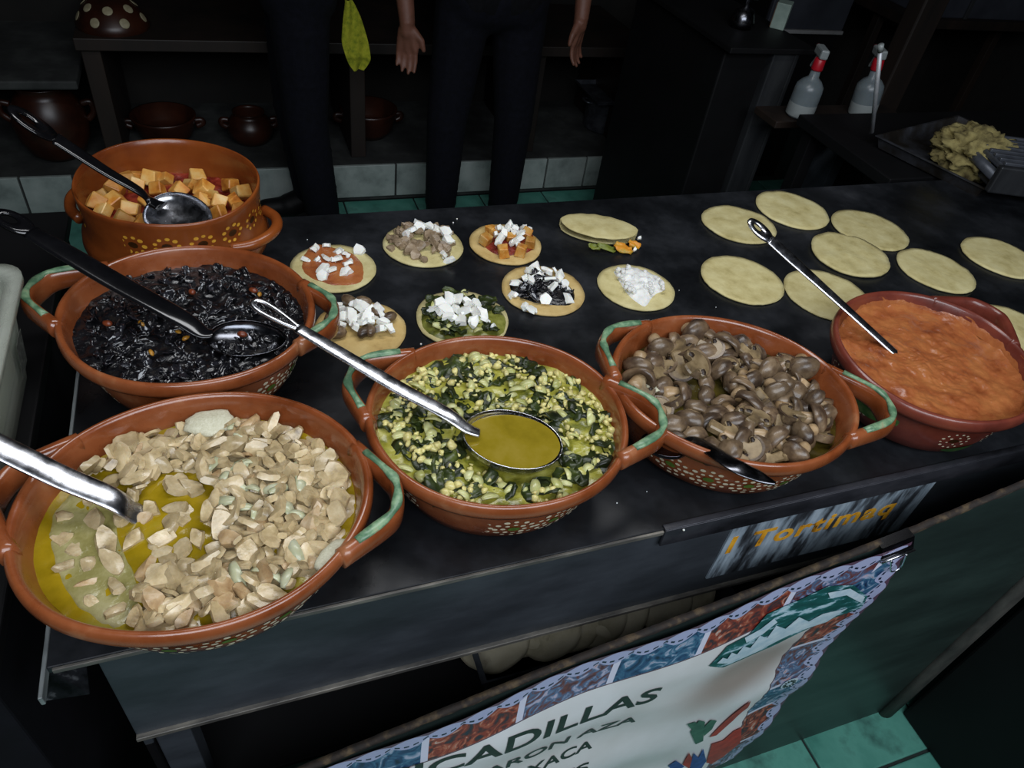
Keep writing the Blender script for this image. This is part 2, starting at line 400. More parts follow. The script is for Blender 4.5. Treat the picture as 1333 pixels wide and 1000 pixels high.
def on_banner(me, off=.0012):
    for v_ in me.vertices: v_.co = Vector((v_.co.x, bwave(v_.co.x, v_.co.z) - off, v_.co.z))
    return me
def flat(pts, n_sub=0):
    """polygon in banner x,z laid on the sheet"""
    me = pyd('print', [(x, 0, z) for x, z in pts], [tuple(range(len(pts)))], False)
    bm = bmesh.new(); bm.from_mesh(me); bmesh.ops.triangulate(bm, faces=bm.faces)
    bmesh.ops.subdivide_edges(bm, edges=bm.edges, cuts=2, use_grid_fill=True)
    bm.to_mesh(me); bm.free(); return me
ink = mat('black_green_ink', ['#1c241f', '#28322b'], .45, scale=60)
def banner_text(s, xr, z0, size, rot=0.0, width=None):
    me = text_mesh(s, size, size*.02, 0, 1.0); w_ = max(v_.co.x for v_ in me.vertices)
    bm = bmesh.new(); bm.from_mesh(me); bmesh.ops.triangulate(bm, faces=bm.faces); bmesh.ops.subdivide_edges(bm, edges=[e for e in bm.edges if e.calc_length() > .01], cuts=2); bm.to_mesh(me); bm.free()
    k = (width or w_)/w_
    for v_ in me.vertices:
        x = xr - (w_ - v_.co.x)*k; z = z0 + v_.co.y + (x-xr)*rot
        v_.co = Vector((x, 0, z))
    link('lettering', on_banner(me), ink, ban)
def line(s, px, py, size, width, rot=.06):
    p_ = aty(px, py, BY-.012); banner_text(s, p_.x, p_.z, size, rot, width)
line('PICADILLAS', 852, 910, .070, .40)
line('CHICARON AZA', 829, 943, .042, .36)
line('OAXACA', 773, 979, .040, .175)
line('ES', 764, 1000, .040, .055)
tealp = mat('teal_print', ['#0d3a3c', '#175250', '#2a6a70', '#a5c4d2', '#d0e0e8'], .4, scale=38, detail=6, stretch=(.6, 1, 1.6), pos=[.3, .5, .54, .58, .72]); whitep = mat('ice_white_print', ['#a9c4d4', '#d4e2ea'], .4, scale=60)
redp = mat('red_print', ['#8c1f1c', '#b8382a'], .4, scale=50); greenp = mat('cactus_print', ['#2c4f40', '#4a7560'], .4, scale=50); bluep = mat('blue_print', ['#1d2f6e', '#3a58a8'], .4, scale=50)
# emblem: teal cartouche with pale feathery scroll, placed by its outline in the photograph
def bp(px, py):
    p = aty(px, py, BY-.012); return (p.x, p.z)
link('emblem', on_banner(flat([bp(*q) for q in [(920, 862), (945, 838), (975, 825), (1000, 802), (1045, 783), (1080, 765), (1110, 760), (1126, 772), (1118, 788), (1090, 800), (1055, 818), (1010, 842), (965, 858), (940, 866)]]), .002), tealp, ban)['label'] = 'teal emblem'
sp_ = [[(930, 858), (938, 851), (944, 853), (950, 845), (957, 848), (966, 838), (975, 841), (988, 826), (998, 829), (1010, 814), (1022, 818), (1040, 803), (1052, 808), (1070, 797), (1100, 788), (1075, 808), (1030, 826), (985, 848), (950, 860)],
       [(1078, 772), (1105, 764), (1122, 772), (1118, 780), (1100, 772), (1080, 778)],
       [(968, 828), (990, 818), (1008, 806), (1012, 810), (992, 824), (970, 834)]]
for q in sp_: link('feather', on_banner(flat([bp(*t) for t in q]), .003), whitep, ban)
link('chili_print', on_banner(flat([bp(*q) for q in [(922, 958), (945, 938), (968, 916), (976, 910), (974, 922), (955, 940), (932, 956)]]), .0025), redp, ban)
for q in ([(897, 950), (908, 934), (916, 936), (914, 962), (904, 966)], [(914, 945), (924, 934), (932, 936), (926, 948), (915, 956)], [(898, 946), (893, 940), (904, 936), (906, 944)]):
    link('cactus_print', on_banner(flat([bp(*t) for t in q]), .0025), greenp, ban)
for q in ([(918, 990), (925, 966), (940, 962), (955, 952), (966, 948), (962, 965), (940, 984), (925, 992)], [(888, 994), (896, 978), (900, 986), (896, 998)]):
    link('flower_print', on_banner(flat([bp(*t) for t in q]), .0025), redp, ban)
for q in ([(896, 1000), (902, 978), (908, 984), (914, 972), (918, 988), (908, 1002)], [(870, 998), (880, 990), (890, 996), (878, 1004)]):
    link('flower_print', on_banner(flat([bp(*t) for t in q]), .0025), bluep, ban)
# rosette on the right border
rc = bp(1026, 888)
link('rosette', on_banner(flat([(rc[0]+.016*math.cos(2*PI*i/20), rc[1]+.016*math.sin(2*PI*i/20)) for i in range(20)]), .0022), whitep, ban)
for k in range(12):
    t = 2*PI*k/12; c, s = math.cos(t), math.sin(t)
    link('rosette_ray', on_banner(flat([(rc[0]+.006*c-.0012*s, rc[1]+.006*s+.0012*c), (rc[0]+.013*c-.0018*s, rc[1]+.013*s+.0018*c), (rc[0]+.013*c+.0018*s, rc[1]+.013*s-.0018*c), (rc[0]+.006*c+.0012*s, rc[1]+.006*s-.0012*c)]), .003), ink, ban)
# binder clip holding the banner's corner
p = aty(1170, 716, BY-.012)
clip = thing('binder_clip', 'black binder clip holding the corner of the banner on the board', 'clip', (p.x, BY-.013, p.z))
clip.rotation_euler = (0, -.26, 0)
gl = mat('glossy_black_metal', ['#08080a', '#131316'], .2, .3, scale=30)
link('spring_body', pyd('clip', [(-.025, -.001, -.012), (.025, -.001, -.012), (.025, .006, .012), (-.025, .006, .012), (.025, .020, .012), (-.025, .020, .012), (.025, .028, -.012), (-.025, .028, -.012)], [(0, 1, 2, 3), (3, 2, 4, 5), (5, 4, 6, 7)], False), gl, clip)
link('lip_tube', sweep([(-.026, -.002, -.012), (.026, -.002, -.012)], .0022, .0022, name='lip'), steel, clip)
hp = [(-.012, -.004, -.012), (-.010, -.007, -.03), (-.006, -.008, -.04), (.006, -.008, -.04), (.010, -.007, -.03), (.012, -.004, -.012)]
link('wire_handle', sweep([Vector(q) for q in crs(hp, 20)], .0012, .0012, up=Vector((0, 1, 0)), ns=8, name='wire'), steel, clip)

# tortillas kept in a pan under the griddle
dough = mat('pale_masa', ['#8d856c', '#b8af94', '#c6beA6', '#7b5f40'], .8, scale=18, detail=6, pos=[.25, .45, .65, .82], rnd=.12, bump=.0006)
pan = thing('metal_pan', 'grey metal pan holding tortillas on the shelf under the griddle', 'pan', (.50, .555, .398))
pm = mat('dull_steel', ['#3a3d42', '#5a5e66', '#787c84'], .4, .7, scale=20)
v = []; 
def pan_mesh(lx, ly, h, t=.002):
    o = [(-lx, -ly), (lx, -ly), (lx, ly), (-lx, ly)]
    V = [(x*.94, y*.94, 0) for x, y in o] + [(x, y, h) for x, y in o] + [(x*1.04, y*1.04, h) for x, y in o] + [(x*.99, y*.99, h-.004) for x, y in o]
    Fc = [(0, 1, 2, 3)]
    for k in range(4):
        j = (k+1) % 4; Fc += [(k, j, 4+j, 4+k), (4+k, 4+j, 8+j, 8+k)]
    me = pyd('pan', V[:12], Fc, False); bm = bmesh.new(); bm.from_mesh(me); bmesh.ops.recalc_face_normals(bm, faces=bm.faces); bmesh.ops.solidify(bm, geom=list(bm.faces), thickness=t); bm.to_mesh(me); bm.free(); return me
link('body', pan_mesh(.235, .09, .085), pm, pan)

# ================================================================== CLAY POTS
HR = .105
def ell_pot(name, label, c, a, b, ang, mats, hands, rimh=HR, flowers=None, kind='open', seed=1):
    t = thing(name, label, 'pot', (c[0], c[1], GZ), 0)
    rr = random.Random(seed); ph = rr.uniform(0, 6)
    Hh = rimh/HR
    if kind == 'open':
        prof = [(0, .003), (.55, .0015), (.70, .003), (.785, .012), (.835, .03), (.875, .052), (.903, .072), (.912, .0775), (.955, .080), (1.0, .0845), (1.016, .0905), (1.016, .097), (1.006, .1025), (.988, .105), (.968, .1045), (.952, .1005), (.935, .092), (.905, .074), (.865, .050), (.80, .03), (.66, .016), (.3, .012), (0, .012)]
    else:
        prof = [(0, .003), (.6, .0015), (.80, .004), (.93, .016), (1.03, .038), (1.05, .052), (1.035, .064), (1.0, .071), (.985, .078), (.975, .095), (.985, .115), (1.0, .131), (1.003, .137), (.99, .1405), (.975, .139), (.962, .128), (.95, .10), (.945, .08), (.90, .065), (.8, .03), (.55, .016), (.3, .013), (0, .013)]
        Hh = rimh/.14
    ca, sa = math.cos(ang), math.sin(ang)
    def warp(p, tt):
        k = 1 + .006*math.sin(2*tt+ph) + .004*math.sin(5*tt+ph*2)
        x, y = p.x*a*k, p.y*b*k
        return Vector((x*ca-y*sa, x*sa+y*ca, p.z*Hh + .0012*math.sin(3*tt+ph)*(p.z/.1)))
    body = link('body', lathe_mesh('pot', prof, 96, 1, 1, warp), mats, t)
    def surf(tt, z):   # point on outer wall at angle & height
        best = None
        for (r0, z0), (r1, z1) in zip(prof, prof[1:]):
            if z0*Hh <= z <= z1*Hh: 
                k = (z-z0*Hh)/max(1e-9, (z1-z0)*Hh); best = (r0+(r1-r0)*k, z1*Hh-z0*Hh, r1-r0); break
        r = best[0]; x, y = r*a*math.cos(tt), r*b*math.sin(tt)
        p = Vector((x*ca-y*sa, x*sa+y*ca, z)); nx, ny = math.cos(tt)*b, math.sin(tt)*a
        nv = Vector((nx*ca-ny*sa, nx*sa+ny*ca, 0)).normalized()
        sl = math.atan2(best[2]*a, best[1]); nv = (nv*math.cos(sl) - Vector((0, 0, 1))*math.sin(sl)).normalized()
        return p, nv
    t['_'] = 0; del t['_']
    if flowers:
        fm, cm, ctr_z, nfl, rads, t0, t1 = flowers
        vv, ff, cv_, cf_ = [], [], [], []
        def disc(V_, F_, p, nv, rx, rz_, off):
            ax = Vector((0, 0, 1)).cross(nv).normalized(); az = nv.cross(ax); i0 = len(V_)
            for k in range(8):
                q = 2*PI*k/8; V_.append(p + nv*off + ax*rx*math.cos(q) + az*rz_*math.sin(q))
            F_.append(tuple(range(i0, i0+8)))
        for k in range(nfl):
            tt = t0 + (t1-t0)*(k+.5)/nfl + rr.uniform(-.01, .01); z = ctr_z*Hh + rr.uniform(-.0015, .0015)
            R_ = (a+b)/2*.86
            p, nv = surf(tt, z); disc(cv_, cf_, p, nv, .0075, .0055, .0006)
            for (rad, nd, ds) in rads:
                for q in range(nd):
                    w_ = 2*PI*(q+rr.uniform(-.12, .12))/nd; zz = z + rad*math.sin(w_)*.9
                    if zz < .004 or zz > (.076 if kind == 'open' else .1375)*Hh: continue
                    p, nv = surf(tt + rad*math.cos(w_)/R_, zz); dd = ds*rr.uniform(.8, 1.15); disc(vv, ff, p, nv, dd*1.25, dd, .0005)
        for nm, V_, F_, m_ in (('painted_dots', vv, ff, fm), ('flower_centers', cv_, cf_, cm)):
            if V_: link(nm, pyd(nm, V_, F_, False), m_, t)['kind'] = 'stuff'
    for hd in hands:
        th, dist, hz, gm = hd[:4]; droop = hd[4] if len(hd) > 4 else 0
        d = Vector((math.cos(th), math.sin(th), 0)); s = Vector((-d.y, d.x, 0))
        def rad_at(tt):
            q = tt-ang; x, y = math.cos(q)/a, math.sin(q)/b; return 1/math.sqrt(x*x+y*y)
        sp = .46
        e0 = Vector((math.cos(th-sp), math.sin(th-sp), 0))*rad_at(th-sp)*.985; e1 = Vector((math.cos(th+sp), math.sin(th+sp), 0))*rad_at(th+sp)*.985
        tip = d*dist
        pts = [e0+Vector((0, 0, hz)), tip*.94 - s*.034+Vector((0, 0, hz-.002)), tip - s*.014+Vector((0, 0, hz-.004-droop)), tip + s*.014+Vector((0, 0, hz-.004-droop)), tip*.94 + s*.034+Vector((0, 0, hz-.002)), e1+Vector((0, 0, hz))]
        path = [Vector(q) for q in crs(pts, 26)]
        thk = [.012+.006*math.sin(PI*i/25) for i in range(26)]
        h = link('handle', sweep(path, [.0095-.002*math.sin(PI*i/25) for i in range(26)], thk, ns=14, name='handle', sq=.85), mats, t)
        if gm:
            gp = [q + Vector((0, 0, thk[i]-.0012)) for i, q in enumerate(path)]
            g0, g1 = (2, 24) if gm == 'full' else ((12, 24) if gm == 'end' else (2, 14))
            link('green_glaze', sweep(gp[g0:g1], [.0048+.0012*math.sin(i*.9) for i in range(g1-g0)], .003, ns=10, name='glaze'), green_glaze, h)
    return t, surf
cream_fl = lambda n, t0, t1, cz=.040: (dot_cream, dot_green, cz, n, [(.0125, 8, .0026), (.0215, 12, .0028)], t0, t1)
D2 = math.radians
POTS = {}
POTS['A'] = ((-.075, .523), .170, .154, 0.0)
POTS['B'] = ((.265, .575), .159, .147, D2(-13.4))
POTS['C'] = ((.595, .563), .165, .148, D2(-19.8))
POTS['D'] = ((.956, .564), .162, .149, D2(26.3))
POTS['E'] = ((-.094, 1.128), .140, .131, D2(-73.4))
POTS['F'] = ((-.076, .842), .158, .150, D2(-30.8))
ell_pot('clay_pot', 'wide reddish clay pot of beige chunks in yellow broth, cream dot flowers', *POTS['A'], clay, [(D2(-13), .197, .094, 'full'), (D2(163), .193, .094, None)], flowers=cream_fl(17, -PI, PI), seed=1)
ell_pot('clay_pot', 'reddish clay pot of green stew with corn kernels and a full ladle', *POTS['B'], clay, [(D2(146), .190, .094, 'full'), (D2(-16), .199, .100, 'full')], flowers=cream_fl(17, -PI, PI), seed=2)
ell_pot('clay_pot', 'reddish clay pot of cooked brown mushrooms with green handles', *POTS['C'], clay, [(D2(137.7), .184, .094, 'full'), (D2(-24), .212, .093, 'full')], flowers=cream_fl(17, -PI, PI), seed=3)
fl_d = (dot_cream, dot_brown, .048, 12, [(.010, 5, .0017), (.019, 13, .0017)], -PI, PI)
potD, surfD = ell_pot('clay_pot', 'dark maroon clay pot of orange sauce with cream dot flowers', *POTS['D'], clay_dark, [(D2(22), .205, .094, None)], flowers=fl_d, seed=4)
fl_e = (dot_yellow, dot_brown, .103, 17, [(.0145, 9, .0028)], -PI, PI)
potE, surfE = ell_pot('clay_pot', 'deep brown clay pot of potato cubes with yellow dot flowers', *POTS['E'], clay_plain, [], rimh=.14, flowers=fl_e, kind='deep', seed=5)
ell_pot('clay_pot', 'reddish clay pot of black stew with green glazed handles', *POTS['F'], clay, [(D2(157), .202, .095, 'full'), (D2(-11), .182, .094, 'full')], flowers=cream_fl(17, -PI, PI), seed=6)
# loop handles on the deep pot's shoulder
for th in (D2(-28), D2(152)):
    d = Vector((math.cos(th), math.sin(th), 0)); s = Vector((-d.y, d.x, 0)); R0 = .138
    pts = [d*R0*.86 - s*.062+Vector((0, 0, .078)), d*(R0+.006) - s*.045+Vector((0, 0, .080)), d*(R0+.022) - s*.015+Vector((0, 0, .083)), d*(R0+.022) + s*.015+Vector((0, 0, .083)), d*(R0+.006) + s*.045+Vector((0, 0, .080)), d*R0*.86 + s*.062+Vector((0, 0, .078))]
    link('handle', sweep([Vector(q) for q in crs(pts, 24)], .0085, .0085, ns=12, name='loop'), clay_plain, potE)
# green glazed ear on the maroon pot and its patches
def patch(parent, surf, t0, t1, z0, z1, m, name, off=.0008):
    v, f = [], []; n, k = 14, 6
    for i in range(n+1):
        for j in range(k+1):
            u, w_ = i/n, j/k; bul = math.sin(PI*u)
            z = (z0+z1)/2 + (w_-.5)*(z1-z0)*(.25+.75*bul); p_, nv = surf(t0+(t1-t0)*u, max(.004, min(.076, z))); v.append(p_+nv*off)
    for i in range(n):
        for j in range(k): a = i*(k+1)+j; f.append((a, a+k+1, a+k+2, a+1))
    return link(name, pyd(name, v, f), m, parent)
dgreen = mat('deep_green_paint', ['#23401a', '#35572a', '#4d2a18'], .35, scale=60, detail=5, pos=[.35, .6, .75])
patch(potD, surfD, D2(-135), D2(-105), .012, .03, dgreen, 'green_patch')
patch(potD, surfD, D2(150), D2(190), .034, .074, mat('deep_green_glaze', ['#2b4a22', '#3f6a30', '#6b7a48'], .3, scale=70, detail=5), 'green_patch', .0012)

# ------------------------------------------------------------------ food surfaces
def pot_xy(k, r, t):
    (cx, cy), a, b, ang = POTS[k]; x, y = r*a*math.cos(t), r*b*math.sin(t); ca, sa = math.cos(ang), math.sin(ang)
    return cx + x*ca-y*sa, cy + x*sa+y*ca
def inv_xy(k, p):
    (cx, cy), a, b, ang = POTS[k]; dx, dy = p[0]-cx, p[1]-cy; ca, sa = math.cos(ang), math.sin(ang)
    x, y = (dx*ca+dy*sa)/a, (-dx*sa+dy*ca)/b; return math.hypot(x, y), math.atan2(y, x)
def surface(name, k, rmax, fn, m, label, cat, nr=44, nt=150, kind=None):
    """liquid or stew filling pot k; fn(x,y,r)->z above griddle"""
    c = POTS[k][0]; v, f = [], []
    x, y = pot_xy(k, 0, 0); v.append((x-c[0], y-c[1], fn(x, y, 0)))
    for i in range(1, nr+1):
        for j in range(nt):
            x, y = pot_xy(k, rmax*i/nr, 2*PI*j/nt); v.append((x-c[0], y-c[1], fn(x, y, i/nr)))
    for j in range(nt): f.append((0, 1+j, 1+(j+1) % nt))
    for i in range(nr-1):
        for j in range(nt): a = 1+i*nt; b = a+nt; f.append((a+j, b+j, b+(j+1) % nt, a+(j+1) % nt))
    o = link(name, pyd(name, v, f), m); o.location = (c[0], c[1], GZ); tag(o, label, cat, kind=kind); return o
N3 = lambda x, y, s, o=0: noise.noise(Vector((x*s+o, y*s, o*1.7)))
def place(o, p, rot=None, sc=1):
    o.location = p; o.rotation_euler = rot or (0, 0, 0); o.scale = (sc, sc, sc) if isinstance(sc, (int, float)) else sc; return o
def rrot(rng, tilt=.5): return (rng.uniform(-tilt, tilt), rng.uniform(-tilt, tilt), rng.uniform(0, 6.28))

# ---- pot A: beige chunks in yellow broth
LA = .079
brothA = mat('yellow_broth', ['#6b5a10', '#86700f', '#9a8016', '#988a30', '#a89c5c'], .14, scale=9, detail=9, pos=[.28, .42, .52, .60, .74], bump=.0006, bscale=70, coat=.3)
surface('yellow_broth', 'A', .912, lambda x, y, r: LA-.006 + .0012*N3(x, y, 60), brothA, 'oily yellow broth around the beige chunks in the clay pot', 'broth')
def zM(x, y, r):
    k = 0 if (inpoly((x, y), gold) or inpoly((x, y), left)) else 1
    return LA-.0125 + k*(.0095 + .004*N3(x, y, 45) + .003*N3(x, y, 110, 2)) - .004*r**6
po = [at(x, y, GZ+LA) for x, y in [(58, 690), (72, 652), (120, 618), (150, 640), (152, 690), (172, 740), (182, 775), (160, 818), (112, 800), (76, 755)]]
c = sum(po, Vector())/len(po); po = [Vector(q) for q in crs([*po, po[0]], 60)][:-1]; v, f = [], []
for i in range(17):
    for q in po:
        k = i/16; x, y = c.x+(q.x-c.x)*k*(1+.05*N3(q.x, q.y, 90)), c.y+(q.y-c.y)*k*(1+.05*N3(q.y, q.x, 90))
        v.append((x-c.x, y-c.y, LA-.0052+.0014*N3(x, y, 70)+.0008*N3(x, y, 150, 3) - (.003 if i == 16 else 0)))
for i in range(16):
    for j in range(len(po)): f.append((i*len(po)+j, (i+1)*len(po)+j, (i+1)*len(po)+(j+1) % len(po), i*len(po)+(j+1) % len(po)))
o = link('foamy_broth', pyd('foamy', v, f), mat('murky_broth', ['#6f6838', '#87804c', '#9e9668', '#b0a984'], .22, scale=22, detail=8, pos=[.3, .45, .58, .75], bump=.001, bscale=130)); o.location = (c.x, c.y, GZ); tag(o, 'murky pale green foam on the yellow broth by the empty pot wall', 'broth')
rng = random.Random(11)
chunkm = mat('beige_meat', ['#7a684c', '#aa966f', '#c2ae88', '#d6c7a6'], .26, scale=55, detail=6, pos=[.25, .42, .58, .76], rnd=.17, bump=.0007, bscale=160, sss=.15, coat=.15)
chunkb = mat('browned_meat', ['#8a6a48', '#b0946c', '#c6b294'], .34, scale=50, detail=5, rnd=.12, bump=.0009, bscale=160, sss=.1)
onionm = mat('soft_onion', ['#9a9c78', '#b9ba98', '#c9c9ac'], .22, scale=30, rnd=.1, sss=.2, alpha=.9)
def slab_piece(rng, sx, sy, th, sharp=.62):
    """irregular torn slab: polygon outline, curved sheet, thick"""
    n = rng.randint(4, 7); R_ = [rng.uniform(.55, 1.05) for _ in range(n)]; off = rng.uniform(0, 6); cu, cw = rng.uniform(-22, 22), rng.uniform(-14, 14)
    bm = bmesh.new(); top, bot = [], []
    for i in range(n):
        t = off + 2*PI*(i+rng.uniform(-.25, .25))/n; x, y = sx*R_[i]*math.cos(t), sy*R_[i]*math.sin(t); z = cu*x*x + cw*y*y + rng.uniform(-.001, .001)
        tp = rng.uniform(.8, 1.0); top.append(bm.verts.new((x*tp, y*tp, z+th))); bot.append(bm.verts.new((x, y, z-th)))
    ct = bm.verts.new((0, 0, th*1.25)); cb = bm.verts.new((0, 0, -th))
    for i in range(n):
        j = (i+1) % n; bm.faces.new((top[i], top[j], ct)); bm.faces.new((bot[j], bot[i], cb)); bm.faces.new((bot[i], bot[j], top[j], top[i]))
    bmesh.ops.bevel(bm, geom=[e for e in bm.edges if len(e.link_faces) == 2 and e.calc_face_angle(0) > .7], offset=.0012, segments=1, affect='EDGES')
    bmesh.ops.triangulate(bm, faces=bm.faces); bmesh.ops.subdivide_edges(bm, edges=[e for e in bm.edges if e.calc_length() > .006], cuts=1)
    o_ = rng.uniform(0, 50)
    for v_ in bm.verts: v_.co += Vector((noise.noise(v_.co*170+Vector((o_, 0, 0))), noise.noise(v_.co*170+Vector((0, o_, 0))), noise.noise(v_.co*150+Vector((0, 0, o_)))))*.0016
    if sharp > .9: bmesh.ops.smooth_vert(bm, verts=bm.verts, factor=.4, use_axis_x=True, use_axis_y=True, use_axis_z=True)
    me = b2m('slab', bm, True); me.set_sharp_from_angle(angle=sharp); return me
CH = [slab_piece(rng, rng.uniform(.013, .0245), rng.uniform(.010, .0175), rng.uniform(.0020, .0044), 1.0) for _ in range(30)]
for i, m_ in enumerate(CH): m_.materials.append(chunkb if i % 10 == 5 else chunkm)
gold = poly_at([(205, 608), (255, 612), (290, 640), (262, 676), (292, 694), (285, 722), (240, 742), (185, 758), (180, 700), (165, 660)], GZ+LA)
left = poly_at([(40, 640), (165, 600), (180, 690), (190, 770), (160, 830), (60, 800), (20, 700)], GZ+LA)
surface('stew_mound', 'A', .905, zM, chunkm, 'packed beige stew beneath the loose chunks in yellow broth', 'stew', nr=70, nt=180, kind='stuff')
pts = []; tries = 0
labA = 'pale beige stewed chunk heaped in the clay pot of yellow broth'
def add_chunk(x, y, z, tilt, sc, first=False):
    k = rng.randrange(len(CH)); o = link('stewed_chunk', CH[k]); place(o, (x, y, z), rrot(rng, tilt), sc)
    lb_ = 'browned edge beige chunk heaped in the pot of yellow broth' if k % 10 == 5 else ('pale beige chunk floating apart in the open yellow broth' if first else labA)
    tag(o, lb_, 'stew chunk', 'browned chunks in the yellow broth' if k % 10 == 5 else ('chunks floating in the open broth' if first else 'beige chunks in the yellow broth'))
while len(pts) < 262 and tries < 30000:
    tries += 1
    r, t = math.sqrt(rng.random())*.825, rng.uniform(0, 6.283); x, y = pot_xy('A', r, t)
    ing, inl = inpoly((x, y), gold), inpoly((x, y), left)
    if ing and (rng.random() < .992): continue
    if inl and (rng.random() < .93): continue
    if any((x-a)**2+(y-b)**2 < (.0112 if not inl else .02)**2 for a, b in pts): continue
    pts.append((x, y))
    hgt = 0 if (ing or inl) else .004 + .009*rng.random()
    sc = rng.uniform(.75, 1.25)
    add_chunk(x, y, GZ+LA-(.003 if hgt else .0065) + hgt*(1-.5*r), .85 if hgt else .3, sc, not hgt)
def strip_mesh(L_, W_, curl, th=.0008, n=9):
    v, f = [], []
    for i in range(n):
        u = i/(n-1)-.5; an = curl*u; rr_ = L_/max(curl, .01)
        x, z = rr_*math.sin(an), rr_*(math.cos(an)-1)
        wv = W_*(1-.5*(2*u)**2)
        for s_, dz in ((-1, th), (0, th+.0008), (1, th), (1, -th), (-1, -th)): v.append((x, s_*wv, z+dz))
    for i in range(n-1):
        for k in range(5): f.append((i*5+k, i*5+(k+1) % 5, (i+1)*5+(k+1) % 5, (i+1)*5+k))
    f += [(4, 3, 2, 1, 0), tuple((n-1)*5+k for k in range(5))]
    return pyd('strip', v, f)
ONI = [strip_mesh(rng.uniform(.022, .036), rng.uniform(.0035, .006), rng.uniform(.8, 2.2)) for _ in range(5)]
for m_ in ONI: m_.materials.append(onionm)
for i in range(24):
    r, t = math.sqrt(rng.random())*.8, rng.uniform(-1.9, 1.7); x, y = pot_xy('A', r, t)
    if inpoly((x, y), gold): continue
    o = link('onion_strip', ONI[i % 5]); place(o, (x, y, GZ+LA+.009*(1-.4*r)), rrot(rng, .6)); tag(o, 'translucent onion strip among the beige chunks in yellow broth', 'onion', 'onion strips among the beige chunks')
fo = link('foam_patch', ico('foam', .023, 3, .22, 2, 3, (1.2, .85, .30)), mat('white_foam', ['#bcb89c', '#d2cfb8'], .5, scale=300, bump=.0008, bscale=500))
p = at(272, 551, GZ+LA+.008); fo.location = p; tag(fo, 'pale round foamy lump at the far side of the beige stew', 'foam')
fo = link('foam_patch', ico('foam', .015, 3, .12, 2, 5, (1.5, .7, .35)), MATS['white_foam']); p = at(432, 722, GZ+LA+.006); fo.location = p; fo.rotation_euler = (0, 0, .7)
tag(fo, 'small white foam patch against the rim of the beige stew pot', 'foam')

# ---- pot B: green stew
LB = .088
greenm = mat('green_stew', ['#343a14', '#686a24', '#8e8a30', '#a6a24a', '#bbb67c'], .26, scale=30, detail=9, pos=[.28, .39, .48, .58, .74], bump=.0016, bscale=90, coat=.2)
ladle_c = at(668, 571, GZ+.090)
def zB(x, y, r):
    d = math.hypot(x-ladle_c.x, y-ladle_c.y)
    return LB - .004 + .004*N3(x, y, 35) + .002*N3(x, y, 90, 3) - .004*r*r - .030*max(0, 1-d/.072)**.5
surface('green_stew', 'B', .93, zB, greenm, 'chunky yellow green stew base in the clay pot with the full ladle', 'stew', nr=70, nt=200)
rng = random.Random(21)
leafm = mat('dark_poblano', ['#12170b', '#1f2711', '#303a17', '#4c5422'], .32, scale=40, detail=5, rnd=.3, bump=.0006, bscale=200, spec=.35)
cornm = mat('pale_corn', ['#b5a850', '#cbc07a', '#d8d2a4'], .3, scale=120, rnd=.16, sss=.2)
onib = mat('green_onion', ['#9a9c54', '#b4b47a', '#c4c492'], .22, scale=40, rnd=.14, sss=.2)
def leaf_mesh(rng, sx, sy):
    n = 6; v, f = [], []; o_ = rng.uniform(0, 50)
    for i in range(n+1):
        for j in range(n+1):
            u, w_ = i/n-.5, j/n-.5; x, y = u*2*sx*(1-.45*abs(w_)), w_*2*sy*(1-.3*abs(u)); z = .006*noise.noise(Vector((u*2.2+o_, w_*2.2, 0)))+.002*noise.noise(Vector((u*6+o_, w_*6, 3)))
            v.append((x, y, z))
    for i in range(n):
        for j in range(n): a = i*(n+1)+j; f.append((a, a+n+1, a+n+2, a+1))
    me = pyd('leaf', v, f); bm = bmesh.new(); bm.from_mesh(me); bmesh.ops.solidify(bm, geom=list(bm.faces), thickness=.001); bm.to_mesh(me); bm.free(); return me
LEAF = [leaf_mesh(rng, rng.uniform(.009, .018), rng.uniform(.007, .012)) for _ in range(10)]
for m_ in LEAF: m_.materials.append(leafm)
KER = [ico('kernel', 1, 2, .55, 1.4, i, (1, rng.uniform(.6, .95), rng.uniform(.55, .8))) for i in range(9)]
for m_ in KER: m_.materials.append(cornm)
ONB = [strip_mesh(rng.uniform(.018, .032), rng.uniform(.003, .006), rng.uniform(.6, 2.)) for _ in range(5)]
for m_ in ONB: m_.materials.append(onib)
la = math.atan2(ladle_c.y-at(540, 508, GZ+.11).y, ladle_c.x-at(540, 508, GZ+.11).x)
def in_ladle(x, y, mg=1.0):
    dx, dy = x-ladle_c.x, y-ladle_c.y; u = dx*math.cos(la)+dy*math.sin(la); w_ = -dx*math.sin(la)+dy*math.cos(la)
    return (u/(.064*mg))**2+(w_/(.05*mg))**2 < 1
def scatter(k, n, rmax, fn, skip=None, md=0, rng=rng):
    got = []; tr = 0
    while len(got) < n and tr < n*200:
        tr += 1; r, t = math.sqrt(rng.random())*rmax, rng.uniform(0, 6.283); x, y = pot_xy(k, r, t)
        if skip and skip(x, y): continue
        if md and any((x-a)**2+(y-b)**2 < md*md for a, b, c in got): continue
        got.append((x, y, r)); fn(x, y, r)
    return got
def fB(x, y, r):
    o = link('chili_strip', rng.choice(LEAF)); place(o, (x, y, GZ+zB(x, y, r)+.0012), rrot(rng, .45), rng.uniform(.9, 1.5)); tag(o, 'dark green poblano chili strip in the green stew', 'chili strip', 'dark chili strips in the green stew')
scatter('B', 100, .88, fB, lambda x, y: in_ladle(x, y, 1.05) or N3(x, y, 14, 9) < -.2, .010)
def fK(x, y, r):
    o = link('corn_kernel', rng.choice(KER)); place(o, (x, y, GZ+zB(x, y, r)+rng.uniform(.001, .005)), rrot(rng, 1), rng.choice((.0026, .0034, .0044, .0058))*rng.uniform(.85, 1.15)); tag(o, 'pale yellow corn kernel in the green stew', 'corn kernel', 'corn kernels in the green stew')
